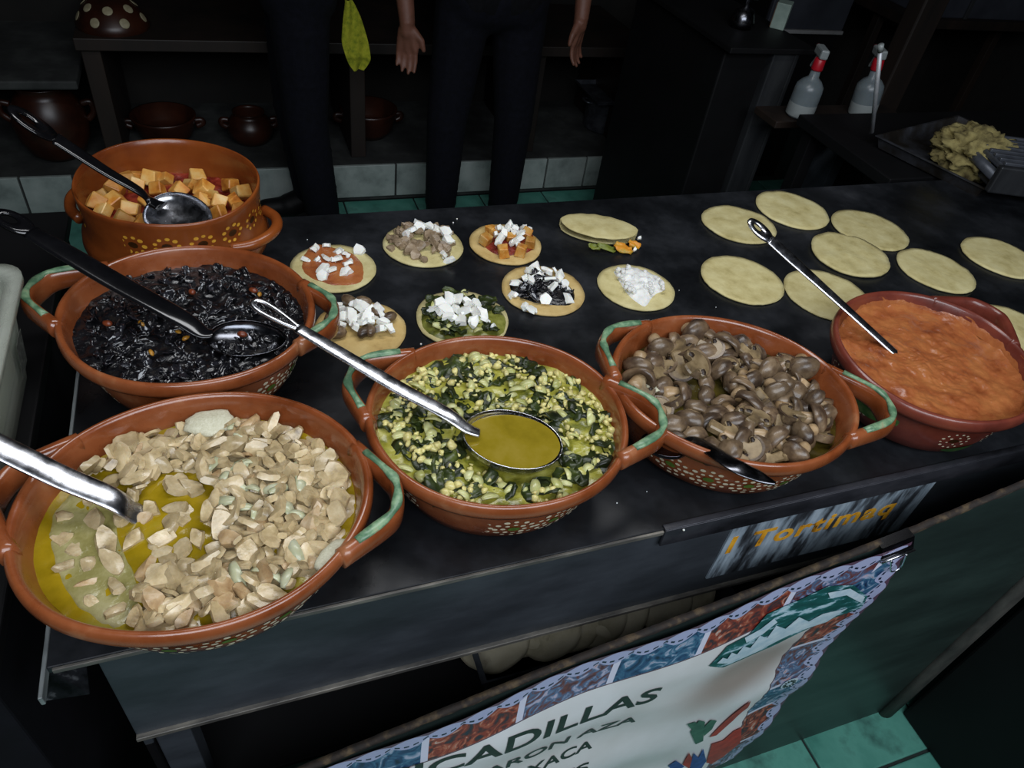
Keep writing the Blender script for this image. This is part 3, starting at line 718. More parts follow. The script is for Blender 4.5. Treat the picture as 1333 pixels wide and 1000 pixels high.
scatter('B', 295, .9, fK, lambda x, y: in_ladle(x, y, .97) or N3(x, y, 20, 4) < -.12, .0045)
def fO(x, y, r):
    o = link('onion_strip', rng.choice(ONB)); place(o, (x, y, GZ+zB(x, y, r)+.004), rrot(rng, .5)); tag(o, 'limp pale green onion strip in the green stew', 'onion', 'onion strips in the green stew')
scatter('B', 75, .88, fO, lambda x, y: in_ladle(x, y, 1.08), .009)

# ---- pot C: mushrooms
LC = .078
surface('mushroom_broth', 'C', .905, lambda x, y, r: LC-.006 + .001*N3(x, y, 50), mat('brown_broth', ['#1f1a0e', '#3a3216', '#55491a', '#6b5f38'], .12, scale=14, detail=6, pos=[.3, .45, .6, .8], bump=.0005, bscale=60, coat=.5), 'brown oily broth around the mushrooms in the clay pot', 'broth')
rng = random.Random(31)
capm = mat('mushroom_cap', ['#2a1f18', '#4a3a2c', '#6b5842', '#86725a'], .36, scale=38, detail=6, rnd=.25, bump=.0008, bscale=110, coat=.12, stretch=(1, 1, 2))
stemm = mat('mushroom_stem', ['#7d6444', '#9c8260', '#b09a7c'], .35, scale=70, rnd=.15, bump=.0004)
gillm = mat('mushroom_gill', ['#241a14', '#3a2c22'], .5, scale=100)
capme = [lathe_mesh('cap', [(0, .0095), (.005, .0092), (.010, .0075), (.0135, .004), (.0148, .0000), (.0145, -.003), (.0125, -.0045), (.009, -.002), (.004, 0), (0, 0)], 20, 1, rng.uniform(.8, 1), lambda p, t, o=i: Vector((p.x, p.y, p.z))*(1+.16*noise.noise(Vector((p.x*120+o*5, p.y*120, p.z*120)))) + Vector((0, 0, .10*p.x*math.sin(o)))) for i in range(4)]
for m_ in capme: m_.materials.append(capm)
stme = lathe_mesh('stem', [(0, -.0165), (.0060, -.0162), (.0068, -.013), (.0062, -.005), (.0068, .001), (0, .001)], 14); stme.materials.append(stemm)
hp_ = [(-.0145, 0), (-.0138, .006), (-.010, .0115), (-.004, .0138), (.004, .0138), (.010, .0115), (.0138, .006), (.0145, 0), (.0135, -.0035), (.010, -.004), (.0065, -.001), (.005, -.003), (.0055, -.015), (0, -.016), (-.0055, -.015), (-.005, -.003), (-.0065, -.001), (-.010, -.004), (-.0135, -.0035)]
def extr(poly, th, bev=.001):
    bm = bmesh.new(); vs = [bm.verts.new((x, y, -th)) for x, y in poly]; fc = bm.faces.new(vs)
    r_ = bmesh.ops.extrude_face_region(bm, geom=[fc]); bmesh.ops.translate(bm, verts=[e for e in r_['geom'] if isinstance(e, bmesh.types.BMVert)], vec=(0, 0, 2*th))
    bmesh.ops.recalc_face_normals(bm, faces=bm.faces)
    if bev: bmesh.ops.bevel(bm, geom=[e for e in bm.edges if e.calc_face_angle(0) > 1], offset=bev, segments=1, affect='EDGES')
    bmesh.ops.triangulate(bm, faces=bm.faces)
    return b2m('slice', bm, False)
slme = extr(hp_, .0038, .0014); slme.materials.append(mat('mushroom_slice', ['#4f4130', '#7d6a4c', '#968262'], .36, scale=60, rnd=.18, bump=.0004))
gil = [joinm('gill', [extr([(s*.0066, -.0008), (s*.0105, -.0032), (s*.0128, -.001), (s*.0105, .002), (s*.0075, .0022)], .0041, 0) for s in (-1, 1)])][0]; gil.materials.append(gillm)
arc = [(.0152*math.cos(t_), .0148*math.sin(t_)) for t_ in [PI*i/12 for i in range(13)]]; arci = [(.0128*math.cos(t_), .0122*math.sin(t_)) for t_ in [PI*i/12 for i in range(13)]][::-1]
skn = extr(arc+arci, .0043, 0); skn.materials.append(capm)
broC = poly_at([(838, 490), (900, 480), (940, 496), (958, 520), (945, 560), (905, 588), (870, 565), (845, 535)], GZ+LC)
def mushroom(x, y, z, whole, rot, sc):
    if whole:
        o = thing('mushroom', 'small cooked brown mushroom with round cap in the clay pot', 'mushroom', (x, y, z), 0, 'whole mushrooms in the clay pot')
        link('cap', rng.choice(capme), None, o); link('stem', stme, None, o)
    else:
        o = thing('mushroom_slice', 'tan halved mushroom slice in the clay pot of mushrooms', 'mushroom', (x, y, z), 0, 'mushroom slices in the clay pot')
        link('flesh', slme, None, o); link('gills', gil, None, o); link('cap_skin', skn, None, o)
    o.rotation_euler = rot; o.scale = (sc,)*3
got = []; tries = 0
while len(got) < 78 and tries < 20000:
    tries += 1; r, t = math.sqrt(rng.random())*.80, rng.uniform(0, 6.283); x, y = pot_xy('C', r, t)
    ib = inpoly((x, y), broC)
    if ib and rng.random() < .95: continue
    if any((x-a)**2+(y-b)**2 < .0215**2 for a, b in got): continue
    got.append((x, y)); wh = rng.random() < .72
    z = GZ+LC + (-.008 if ib else rng.uniform(-.002, .009)*(1.15-r))
    if wh: rot = (rng.choice((-1, 1))*rng.uniform(.7, 1.9), rng.uniform(-.5, .5), rng.uniform(0, 6.28)) if rng.random() < .7 else (rng.uniform(-.5, .5), rng.uniform(-.5, .5), rng.uniform(0, 6))
    else: rot = (rng.uniform(-.7, .7), rng.uniform(-.7, .7), rng.uniform(0, 6.28))
    mushroom(x, y, z, wh, rot, rng.uniform(1.15, 1.65))
# upper layer
for (px, py) in [(905, 432), (860, 452), (885, 455), (925, 455), (945, 450), (975, 462), (1000, 480), (1020, 470), (1045, 480), (1010, 510), (985, 545), (1030, 540), (1060, 520), (1045, 565), (1010, 570), (975, 585), (950, 590), (1035, 590), (905, 475), (945, 478), (965, 505), (1062, 545)]:
    p = at(px, py, GZ+LC+.013); wh = rng.random() < .55
    mushroom(p.x, p.y, p.z, wh, (rng.choice((-1, 1))*rng.uniform(.8, 1.9), rng.uniform(-.5, .5), rng.uniform(0, 6.28)) if wh else (rng.uniform(-.5, .5), rng.uniform(-.5, .5), rng.uniform(0, 6.28)), rng.uniform(1.15, 1.6))
fo = link('foam_patch', ico('foam', .016, 3, .3, 2, 8, (1.5, .7, .2)), MATS['white_foam']); fo.location = at(842, 505, GZ+LC-.002); tag(fo, 'thin pale foam on the broth beside the mushrooms', 'foam')

# ---- pot D: orange sauce
sauce = mat('orange_sauce', ['#74371a', '#9a5730', '#a8683a', '#985030'], .3, scale=24, detail=7, pos=[.3, .45, .62, .82], bump=.0014, bscale=110, coat=.15)
LD = .084
ds = at(1165, 458, GZ+LD)
surface('orange_sauce', 'D', .93, lambda x, y, r: LD-.004 + .0045*N3(x, y, 28) + .0028*N3(x, y, 75, 2) + .002*abs(N3(x, y, 150, 5)) + .006*max(0, r-.9)*8*(.5+N3(x, y, 40, 9)), sauce, 'thick orange sauce filling the maroon clay pot', 'sauce', nr=80, nt=200)
v, f = [], []
for i in range(121):
    t = 2*PI*i/120; top = .0935 + .011*N3(math.cos(t)*2, math.sin(t)*2, 2.6, 4)
    for j in range(5):
        w_ = j/4; z = LD-.004+(top-LD+.004)*w_; r_ = .905+(.935-.905)*max(0, min(1, (z-.074)/.018)) - .006 + .007*w_ + (.012 if z > .092 else 0)
        x, y = pot_xy('D', r_, t); v.append((x-POTS['D'][0][0], y-POTS['D'][0][1], z))
for i in range(120):
    for j in range(4): a = i*5+j; f.append((a, a+5, a+6, a+1))
o = link('sauce_smear', pyd('smear', v, f), sauce); o.location = (*POTS['D'][0], GZ); tag(o, 'dried sauce smear around the inner wall of the maroon pot', 'sauce')

# ---- pot E: potato cubes and red chorizo
LE = .092
rng = random.Random(41)
surface('chorizo', 'E', .945, lambda x, y, r: LE-.012 + .005*N3(x, y, 40) + .005*abs(N3(x, y, 110, 2)), mat('red_chorizo', ['#3a0c08', '#6a1c12', '#8a3020', '#9a5428'], .4, scale=50, detail=6, bump=.002, bscale=140), 'crumbled red chorizo under the potato cubes in the deep pot', 'chorizo', nr=60, nt=160, kind='stuff')
potm = mat('fried_potato', ['#94501a', '#b8782c', '#c4954c', '#c8aa70'], .4, scale=30, detail=5, rnd=.25, bump=.0006, sss=.1)
CUBE = []
for i in range(5):
    bm = bmesh.new(); bmesh.ops.create_cube(bm, size=.0215)
    for v_ in bm.verts: v_.co *= 1; v_.co += Vector((rng.uniform(-.002, .002), rng.uniform(-.002, .002), rng.uniform(-.003, .003)))
    bmesh.ops.bevel(bm, geom=list(bm.edges), offset=.0015, segments=1, affect='EDGES'); me = b2m('cube', bm, False); me.materials.append(potm); CUBE.append(me)
pe = [(118, 262), (133, 240), (150, 262), (163, 232), (172, 226), (196, 232), (215, 233), (233, 248), (250, 243), (257, 232), (262, 262), (276, 258), (285, 265), (284, 279), (316, 250), (305, 262), (312, 272), (135, 275), (160, 287), (185, 290), (150, 245), (225, 262), (240, 270), (130, 256), (300, 240), (178, 243), (205, 246), (265, 247), (190, 262), (170, 272)]
for i, (px, py) in enumerate(pe):
    p = at(px, py, GZ+LE+rng.uniform(-.004, .005)); r_, t_ = inv_xy('E', p)
    if r_ > .84: q = pot_xy('E', .84, t_); p = Vector((q[0], q[1], p.z))
    o = link('potato_cube', CUBE[i % 5]); place(o, p, rrot(rng, .8), rng.uniform(.85, 1.15)); tag(o, 'golden fried potato cube in the deep brown pot', 'potato', 'potato cubes in the deep pot')

# ---- pot F: black stew
LF = .082
rng = random.Random(51)
zF = lambda x, y, r: LF-.005 + .004*N3(x, y, 30) + .003*N3(x, y, 85, 3) + .0015*N3(x, y, 170, 6)
blackst = mat('black_stew', ['#050506', '#0c0c0e', '#17171a', '#26221f'], .2, scale=50, detail=8, bump=.002, bscale=120, coat=.25)
surface('black_stew', 'F', .925, zF, blackst, 'glossy black stew filling the clay pot with green handles', 'stew', nr=90, nt=220, kind='stuff')
shm = mat('black_shred', ['#08080a', '#17171b', '#2a2a30'], .16, scale=60, rnd=.3, coat=.5)
SH = [leaf_mesh(rng, rng.uniform(.006, .011), rng.uniform(.003, .006)) for _ in range(8)]
for m_ in SH: m_.materials.append(shm)
def fF(x, y, r):
    o = link('black_shred', rng.choice(SH)); place(o, (x, y, GZ+zF(x, y, r)+.002), rrot(rng, .8), rng.uniform(.7, 1.3)); tag(o, 'shiny black shred in the black stew', 'stew shred', 'shreds in the black stew')
scatter('F', 230, .86, fF, None, .009, rng)
kb = mat('toasted_kernel', ['#8a5a18', '#b58428'], .35, scale=90); bb = mat('brown_bean', ['#5a2412', '#7a3a1e'], .3, scale=60)
km = ico('kernel', .0042, 2, .25, 1.2, 9, (1.3, .7, .6)); km.materials.append(kb); kn = ico('bean', .0058, 2, .15, 1.2, 4, (1.2, .8, .7)); kn.materials.append(bb)
for i, (px, py, w_) in enumerate([(184, 421, 0), (232, 432, 0), (242, 440, 0), (197, 459, 0), (140, 421, 1), (330, 378, 1), (315, 435, 1), (250, 380, 1), (338, 383, 0)]):
    p = at(px, py, GZ+LF+.002); o = link('corn_kernel' if not w_ else 'brown_bean', km if not w_ else kn); place(o, p, rrot(rng, .4))
    tag(o, 'toasted yellow kernel floating in the black stew' if not w_ else 'reddish brown bean floating in the black stew', 'corn kernel' if not w_ else 'bean', 'kernels in the black stew' if not w_ else 'beans in the black stew')

# ================================================================== SPOONS AND LADLES
def bowl_mesh(rx, ry, dep, th=.0012, nr=10, nt=36, egg=.0):
    v, f = [], []
    def ring(k, sgn, off):
        for j in range(nt):
            t = 2*PI*j/nt; ph = PI/2*k/nr; s = math.sin(ph); x = rx*s*math.cos(t); y = ry*s*math.sin(t)*(1-egg*math.cos(t)); z = -dep*math.cos(ph)
            v.append((x*(1+off/rx), y*(1+off/ry), z - (off if k < nr else 0)))
    for k in range(1, nr+1): ring(k, 1, 0)
    n1 = len(v)
    for k in range(1, nr+1): ring(k, 1, th)
    c0 = len(v); v.append((0, 0, -dep)); v.append((0, 0, -dep-th))
    for base, flip in ((0, 0), (n1, 1)):
        for k in range(nr-1):
            for j in range(nt):
                q = (base+k*nt+j, base+k*nt+(j+1) % nt, base+(k+1)*nt+(j+1) % nt, base+(k+1)*nt+j); f.append(q if flip else q[::-1])
        for j in range(nt):
            q = (c0+(1 if flip else 0), base+j, base+(j+1) % nt); f.append(q[::-1] if flip else q)
    for j in range(nt):
        a, b = (nr-1)*nt+j, (nr-1)*nt+(j+1) % nt; f.append((a, b, n1+b, n1+a))
    return pyd('bowl', v, f)
def orient(x_dir, tiltn):
    x = Vector(x_dir).normalized(); z = Vector(tiltn); z = (z - x*z.dot(x)).normalized(); y = z.cross(x)
    return Matrix((x, y, z)).transposed().to_4x4()
def spoon(name, label, cat, bowl_c, bowl, path, wid, thk, loop=None, m=steel, tiltn=(0, 0, 1), hole=None, up=Vector((0, 0, 1)), hm=None):
    t = thing(name, label, cat, bowl_c)
    o = Vector(bowl_c); P = [Vector(p)-o for p in path]
    res = [Vector(q) for q in crs(P, 40)]; ws = [q[0] for q in crs([(w_,) for w_ in wid], 40)]
    link('handle', sweep(res, ws, thk, ns=14, name='handle', up=up), hm or m, t)
    if bowl:
        rx, ry, dp, egg = bowl; d = -(P[1]-P[0]); d.z *= .2
        b = link('bowl', bowl_mesh(rx, ry, dp, egg=egg), m, t); b.matrix_local = orient(d, tiltn)
    if loop:
        e = res[-1]; d = (res[-1]-res[-6]).normalized(); s = d.cross(up).normalized(); L_, w_, r_ = loop
        lp = [e - s*.002, e + d*L_*.35 - s*w_*.75, e + d*L_*.75 - s*w_, e + d*L_*.95 - s*w_*.65, e + d*L_, e + d*L_*.95 + s*w_*.65, e + d*L_*.75 + s*w_, e + d*L_*.35 + s*w_*.75, e + s*.002]
        link('hanging_loop', sweep([Vector(q) for q in crs(lp, 44)], r_, r_*.7, ns=10, name='loop', up=up), m, t)
    if hole:
        L_, w_, hw = hole; e = res[-1]; d = (res[-1]-res[-6]).normalized(); s = d.cross(up).normalized(); nn = s.cross(d).normalized(); n = 28; v, f = [], []
        for i in range(n):
            q = 2*PI*i/n; ox, oy = L_/2*(1+math.cos(q)), w_*math.sin(q); ix, iy = L_*.62+hw*1.6*math.cos(q), hw*math.sin(q)
            for (x_, y_) in ((ox, oy), (ix, iy)):
                for zz in (.0016, -.0016): v.append(e + d*(x_-.004) + s*y_ + nn*zz)
        for i in range(n):
            a, b = i*4, (i+1) % n*4; f += [(a, b, b+2, a+2), (a+1, a+3, b+3, b+1), (a, a+1, b+1, b), (a+2, b+2, b+3, a+3)]
        link('handle_end', pyd('end', v, f), hm or m, t)
    return t
def lerp(a, b, k): return a + (b-a)*k
blk = mat('dark_reflection_handle', ['#0b0b0d', '#141417'], .16, .25, scale=40, coat=.5)  # steel handles coloured black: their dark reflection is put into the colour
# ladle in the green stew
n0, n1 = at(607, 557, GZ+.098), at(388, 427, GZ+.150)
pth = [ladle_c + (n0-ladle_c)*.72 + Vector((0, 0, -.004)), n0, lerp(n0, n1, .12)+Vector((0, 0, .004)), lerp(n0, n1, .4), lerp(n0, n1, .7), n1]
lad = spoon('ladle', 'steel ladle full of yellow broth resting in the green stew', 'ladle', ladle_c, (.06, .046, .03, .0), pth, [.007, .0085, .010, .0105, .0098, .0085], .0028, loop=(.064, .0085, .0036))
bq = mat('ladle_broth', ['#746414', '#86741c', '#927f30'], .12, scale=20, detail=5, bump=.0003, coat=.4)
v = [(0, 0, -.004)] + [(.0585*k*math.cos(2*PI*j/40), .0445*k*math.sin(2*PI*j/40), -.004) for k in (.33, .66, .985) for j in range(40)]
f = [(0, 1+j, 1+(j+1) % 40) for j in range(40)] + [(1+i*40+j, 41+i*40+j, 41+i*40+(j+1) % 40, 1+i*40+(j+1) % 40) for i in range(2) for j in range(40)]
o = link('ladle_broth', pyd('lb', v, f), bq); d = ladle_c-n0; d.z = 0; o.matrix_world = Matrix.Translation(ladle_c) @ orient(d, (0, 0, 1)); tag(o, 'smooth yellow green broth filling the steel ladle', 'broth')
# ladle in the beige stew (bowl sunk in the broth)
n0, n1 = at(168, 664, GZ+.082), at(-70, 548, GZ+.172)
spoon('ladle', 'broad steel ladle handle leaning out of the yellow broth', 'ladle', n0+Vector((.04, -.012, -.028)), (.05, .042, .024, 0), [n0+Vector((.018, -.006, -.022)), n0+Vector((.004, 0, -.006)), lerp(n0, n1, .1)+Vector((0, 0, .006)), lerp(n0, n1, .4), lerp(n0, n1, .7), n1], [.009, .0125, .013, .0135, .0135, .012], .0028)
# big spoon in the black stew
bc = at(322, 440, GZ+.088); n0, n1 = at(262, 432, GZ+.098), at(40, 302, GZ+.172)
spoon('serving_spoon', 'long dark steel spoon lying across the black stew', 'spoon', bc, (.048, .032, .016, .12), [bc+(n0-bc)*.75, n0, lerp(n0, n1, .15)+Vector((0, 0, .004)), lerp(n0, n1, .5), lerp(n0, n1, .8), n1], [.008, .012, .0145, .0155, .0145, .012], .0035, m=steel_dark, hm=blk, hole=(.055, .0155, .0065), tiltn=(.05, -.1, 1))
# spoon in the potatoes
bc = at(232, 279, GZ+.124); n0, n1 = at(196, 261, GZ+.134), at(72, 180, GZ+.225)
spoon('serving_spoon', 'shiny steel spoon resting in the deep pot of potato cubes', 'spoon', bc, (.052, .038, .016, .14), [bc+(n0-bc)*.6, n0+Vector((0, 0, -.002)), lerp(n0, n1, .12)+Vector((0, 0, .004)), lerp(n0, n1, .5), n1], [.013, .0095, .0105, .013, .015], .004, hm=blk, hole=(.065, .020, .007), tiltn=(-.15, -.35, 1))
# spoon in the orange sauce
n0, n1 = at(1166, 460, GZ+.079), at(1003, 312, GZ+.185)
d = (n1-n0).normalized()
spoon('serving_spoon', 'steel spoon handle standing in the orange sauce', 'spoon', n0-d*.05-Vector((0, 0, .005)), (.04, .028, .012, .1), [n0-d*.03, n0, lerp(n0, n1, .3), lerp(n0, n1, .6), lerp(n0, n1, .85), n1], [.007, .0075, .008, .009, .011, .0105], .0025, hole=(.05, .0135, .005), up=Vector((.1, -.5, 1)))
# dark spoon over the rim of the mushroom pot
a0, a1, a2 = at(908, 576, GZ+.092), at(955, 605, GZ+.116), at(1009, 630, GZ+.112)
spoon('serving_spoon', 'dark steel spoon handle lying over the rim of the mushroom pot', 'spoon', a0+Vector((-.03, .02, -.016)), (.03, .022, .012, .1), [a0+Vector((-.012, .008, -.010)), a0, a1, lerp(a1, a2, .6), a2], [.007, .011, .0125, .010, .003], .0025, m=steel_dark)

# ================================================================== TORTILLAS ON THE GRIDDLE
tort = mat('corn_tortilla', ['#a0935c', '#bdb07a', '#cbc08c', '#d6cd9e'], .75, scale=26, detail=8, pos=[.25, .42, .6, .8], rnd=.06, bump=.0005, bscale=180)
tort2 = mat('toasted_tortilla', ['#927440', '#b99c60', '#c6ac72', '#d2bd88'], .75, scale=22, detail=8, pos=[.25, .42, .6, .8], rnd=.06, bump=.0005, bscale=180)
def tort_mesh(r, seed, th=.0032, lift=.0015):
    v, f = [], []; n, k = 56, 9; rn = random.Random(seed); o_ = rn.uniform(0, 90)
    def Rr(t): return r*(1+.03*noise.noise(Vector((math.cos(t)*1.3+o_, math.sin(t)*1.3, 0)))+.012*noise.noise(Vector((math.cos(t)*6+o_, math.sin(t)*6, 2))))
    def zz(x, y): return lift*(1+noise.noise(Vector((x*28+o_, y*28, 0)))) + .0009*noise.noise(Vector((x*90+o_, y*90, 5)))
    for top in (1, 0):
        v.append((0, 0, zz(0, 0)*top + (th if top else 0)))
        for i in range(1, k+1):
            for j in range(n):
                t = 2*PI*j/n; q = Rr(t)*i/k*(1 if top or i < k else .992); x, y = q*math.cos(t), q*math.sin(t)
                v.append((x, y, (zz(x, y)+th*(1 if i < k else .75)) if top else 0.0003+zz(x, y)*.5*(i/k)))
    S = 1+k*n
    for b, fl in ((0, 0), (S, 1)):
        for j in range(n):
            q = (b, b+1+j, b+1+(j+1) % n); f.append(q[::-1] if fl else q)
        for i in range(k-1):
            for j in range(n):
                q = (b+1+i*n+j, b+1+(i+1)*n+j, b+1+(i+1)*n+(j+1) % n, b+1+i*n+(j+1) % n); f.append(q[::-1] if fl else q)
    e = 1+(k-1)*n
    for j in range(n): f.append((e+j, S+e+j, S+e+(j+1) % n, e+(j+1) % n))
    return pyd('tortilla', v, f)
plain = [(962, 292, .080, 'plain tortilla beneath the spoon handle end on the griddle'), (1031, 273, .083, 'plain tortilla on the griddle closest to the black stove post'), (1132, 299, .083, 'plain tortilla on the griddle closest to the baking tray'),
         (1106, 332, .084, 'puffed plain tortilla in the middle of the others'), (966, 364, .080, 'plain tortilla between the cheese tortilla and the sauce pot'), (1077, 384, .082, 'plain tortilla behind the maroon pot crossed by the spoon handle'),
         (1218, 352, .081, 'plain tortilla on the open griddle beyond the maroon pot'), (1303, 335, .083, 'plain tortilla lying alone by the griddle end'), (1318, 430, .080, 'plain tortilla half hidden by the handle of the maroon pot')]
for i, (px, py, r, lb) in enumerate(plain):
    p = at(px, py, GZ+.003); me = tort_mesh(r, i+1, lift=.0035 if i == 3 else .0015); me.materials.append(tort)
    o = link('tortilla', me); o.location = (p.x, p.y, GZ+.0003); o.rotation_euler = (0, 0, i*1.3); o.scale = (1, .95+.03*(i % 3), 1); tag(o, lb, 'tortilla', 'plain tortillas on the griddle')
tacos = {'sauce': (434, 349, .071, 'tortilla with orange sauce and white cheese pieces'), 'pale': (551, 319, .072, 'tortilla with beige meat slices and white cheese'), 'potato': (658, 318, .068, 'tortilla with potato cubes, chorizo and white cheese'),
         'black': (707, 378, .073, 'tortilla with black stew and white cheese pieces'), 'curd': (828, 374, .070, 'tortilla with crumbled white curd cheese only'), 'bean': (470, 428, .069, 'tortilla with mushrooms and white cheese beside the black stew'), 'green': (602, 415, .075, 'tortilla with green chili stew and white cheese behind the ladle pot')}
TP = {}
for i, (k, (px, py, r, lb)) in enumerate(tacos.items()):
    p = at(px, py, GZ+.003); TP[k] = Vector((p.x, p.y, GZ+.005)); me = tort_mesh(r, 30+i); me.materials.append(tort2 if k in ('bean', 'potato', 'black') else tort)
    o = link('tortilla', me); o.location = (p.x, p.y, GZ+.0003); o.rotation_euler = (0, 0, i*1.1); tag(o, lb, 'tortilla', 'filled tortillas on the griddle')
rng = random.Random(61)
cheese = mat('white_cheese', ['#dcdcd4', '#ebebe4', '#f2f1ea'], .5, scale=60, detail=4, rnd=.04, bump=.0004, bscale=150, sss=.2)
CZ = [slab_piece(rng, rng.uniform(.008, .013), rng.uniform(.006, .010), rng.uniform(.0015, .003)) for _ in range(10)]
for m_ in CZ: m_.materials.append(cheese)
def cheeses(k, pix, z, word, sc=(.8, 1.25), tilt=.7):
    sc = (sc[0]*1.45, sc[1]*1.45)
    for (px, py) in pix:
        q = at(px, py, GZ+z); dd = min(1, (q-TP[k]).xy.length/.066); zz = max(.009, z*(1-.6*dd**2)+rng.uniform(-.001, .003)); p = at(px, py, GZ+zz)
        if rng.random() < .6:
            o = link('cheese_piece', rng.choice(CZ)); place(o, p+Vector((rng.uniform(-.008, .008), rng.uniform(-.008, .008), -.002)), rrot(rng, tilt), rng.uniform(.45, .7)); tag(o, 'white cheese piece on the tortilla with '+word, 'cheese', 'cheese pieces on the tortilla with '+word)
        o = link('cheese_piece', rng.choice(CZ)); place(o, p, rrot(rng, tilt), rng.uniform(*sc)); tag(o, 'white cheese piece on the tortilla with '+word, 'cheese', 'cheese pieces on the tortilla with '+word)
def spread(name, k, pix, h, m, label, cat, bump=.002):
    """low mound of topping with outline given in pixels on the tortilla"""
    po = [at(x, y, GZ+.007) for x, y in pix]; c = sum(po, Vector())/len(po); po = [Vector(q) for q in crs([*po, po[0]], 48)][:-1]; v, f = [], []; n = len(po); K = 12
    for i in range(K+1):
        u = i/K
        for q in po:
            x, y = c.x+(q.x-c.x)*u, c.y+(q.y-c.y)*u; z = .0055 + h*(1-u**3) + bump*N3(x, y, 90)*(1-u**4) - (.002 if i == K else 0); v.append((x-c.x, y-c.y, z))
    for i in range(K):
        for j in range(n): f.append((i*n+j, (i+1)*n+j, (i+1)*n+(j+1) % n, i*n+(j+1) % n))
    o = link(name, pyd(name, v, f), m); o.location = (c.x, c.y, GZ); return tag(o, label, cat)
spread('sauce_spread', 'sauce', [(394, 330), (410, 316), (440, 322), (462, 330), (476, 350), (468, 368), (440, 371), (408, 364), (392, 350)], .003, sauce, 'orange sauce spread on the tortilla with cheese', 'sauce', .0012)
cheeses('sauce', [(412, 324), (424, 319), (440, 326), (450, 330), (398, 338), (412, 338), (425, 336), (438, 338), (452, 342), (420, 350), (432, 350), (418, 360), (450, 355), (468, 326)], .010, 'orange sauce')
paleM = mat('grey_beige_meat', ['#6f5c48', '#8d7a62', '#a08e76'], .42, scale=60, rnd=.16, bump=.0007, bscale=150)
PM = [slab_piece(rng, rng.uniform(.011, .016), rng.uniform(.008, .011), .0028) for _ in range(6)]
for m_ in PM: m_.materials.append(paleM)
for i in range(58):
    a, r = rng.uniform(0, 6.28), math.sqrt(rng.random())*.060; p = TP['pale'] + Vector((r*math.cos(a)*1.08, r*math.sin(a)+.006, .004+.013*(1-r/.056)*rng.uniform(.6, 1)))
    o = link('meat_slice', PM[i % 6]); place(o, p, rrot(rng, .6), rng.uniform(.85, 1.2)); tag(o, 'greyish beige meat slice heaped on a tortilla', 'meat slice', 'meat slices on the tortilla')
cheeses('pale', [(530, 304), (537, 298), (550, 293), (560, 295), (568, 298), (580, 302), (583, 312), (578, 332), (586, 338), (545, 296)], .022, 'beige meat', (.9, 1.4))
spread('chorizo_spread', 'potato', [(622, 308), (640, 296), (670, 294), (694, 304), (694, 324), (672, 332), (650, 332), (632, 322)], .006, MATS['red_chorizo'], 'red chorizo under potato cubes on a tortilla', 'chorizo')
for i, (px, py) in enumerate([(655, 327), (690, 316), (632, 312), (665, 310), (645, 303), (678, 326), (640, 300), (685, 305)]):
    o = link('potato_cube', CUBE[i % 5]); place(o, at(px, py, GZ+.015), rrot(rng, .3), .85); tag(o, 'orange potato cube on the tortilla with chorizo', 'potato', 'potato cubes on the tortilla')
cheeses('potato', [(650, 298), (662, 293), (672, 296), (682, 296), (688, 297), (656, 302), (668, 303), (678, 304), (650, 312), (672, 312), (676, 320), (645, 305), (660, 298)], .025, 'potato cubes', (.7, 1.1), 1.0)
spread('black_stew_spread', 'black', [(662, 366), (690, 356), (725, 360), (748, 378), (744, 396), (712, 396), (686, 390), (668, 382)], .007, blackst, 'black stew spread on a tortilla under cheese', 'stew', .003)
for i in range(14):
    a, r = rng.uniform(0, 6.28), math.sqrt(rng.random())*.045; o = link('black_shred', SH[i % 8]); place(o, TP['black']+Vector((r*math.cos(a), r*math.sin(a), .010)), rrot(rng, .6), 1.5); tag(o, 'black chili shred on the tortilla with cheese', 'stew shred', 'shreds on the black stew tortilla')
cheeses('black', [(694, 348), (688, 352), (702, 352), (712, 352), (722, 353), (730, 356), (684, 362), (692, 366), (704, 362), (716, 364), (728, 362), (736, 368), (672, 368), (668, 384), (692, 402), (684, 400), (709, 388), (740, 388), (738, 376), (720, 374), (700, 358)], .016, 'black stew', (.8, 1.3), .9)
ri = spread('curd_cheese', 'curd', [(798, 352), (815, 346), (835, 350), (862, 362), (866, 376), (852, 384), (840, 398), (825, 390), (812, 376), (804, 362)], .009, mat('curd', ['#dededa', '#efeee8'], .55, scale=80, bump=.0005, bscale=120, sss=.2), 'crumbled white curd cheese heaped on a tortilla', 'cheese', .007)
CU = [ico('curd', 1, 2, .45, 1.6, i+20) for i in range(4)]
for m_ in CU: m_.materials.append(MATS['curd'])
po = [at(x, y, GZ+.012) for x, y in [(798, 352), (815, 346), (835, 350), (862, 362), (866, 376), (852, 384), (840, 398), (825, 390), (812, 376), (804, 362)]]
cc = sum(po, Vector())/len(po)
for i in range(46):
    a, r = rng.uniform(0, 6.28), math.sqrt(rng.random())*.055; p = cc+Vector((r*math.cos(a), r*math.sin(a), 0))
    if not inpoly(p, po): continue
    o = link('curd_lump', CU[i % 4]); place(o, (p.x, p.y, GZ+.012+rng.uniform(0, .003)), rrot(rng, 1), rng.uniform(.003, .0055)); tag(o, 'small lump of white curd cheese on a tortilla', 'cheese', 'curd lumps on the tortilla')
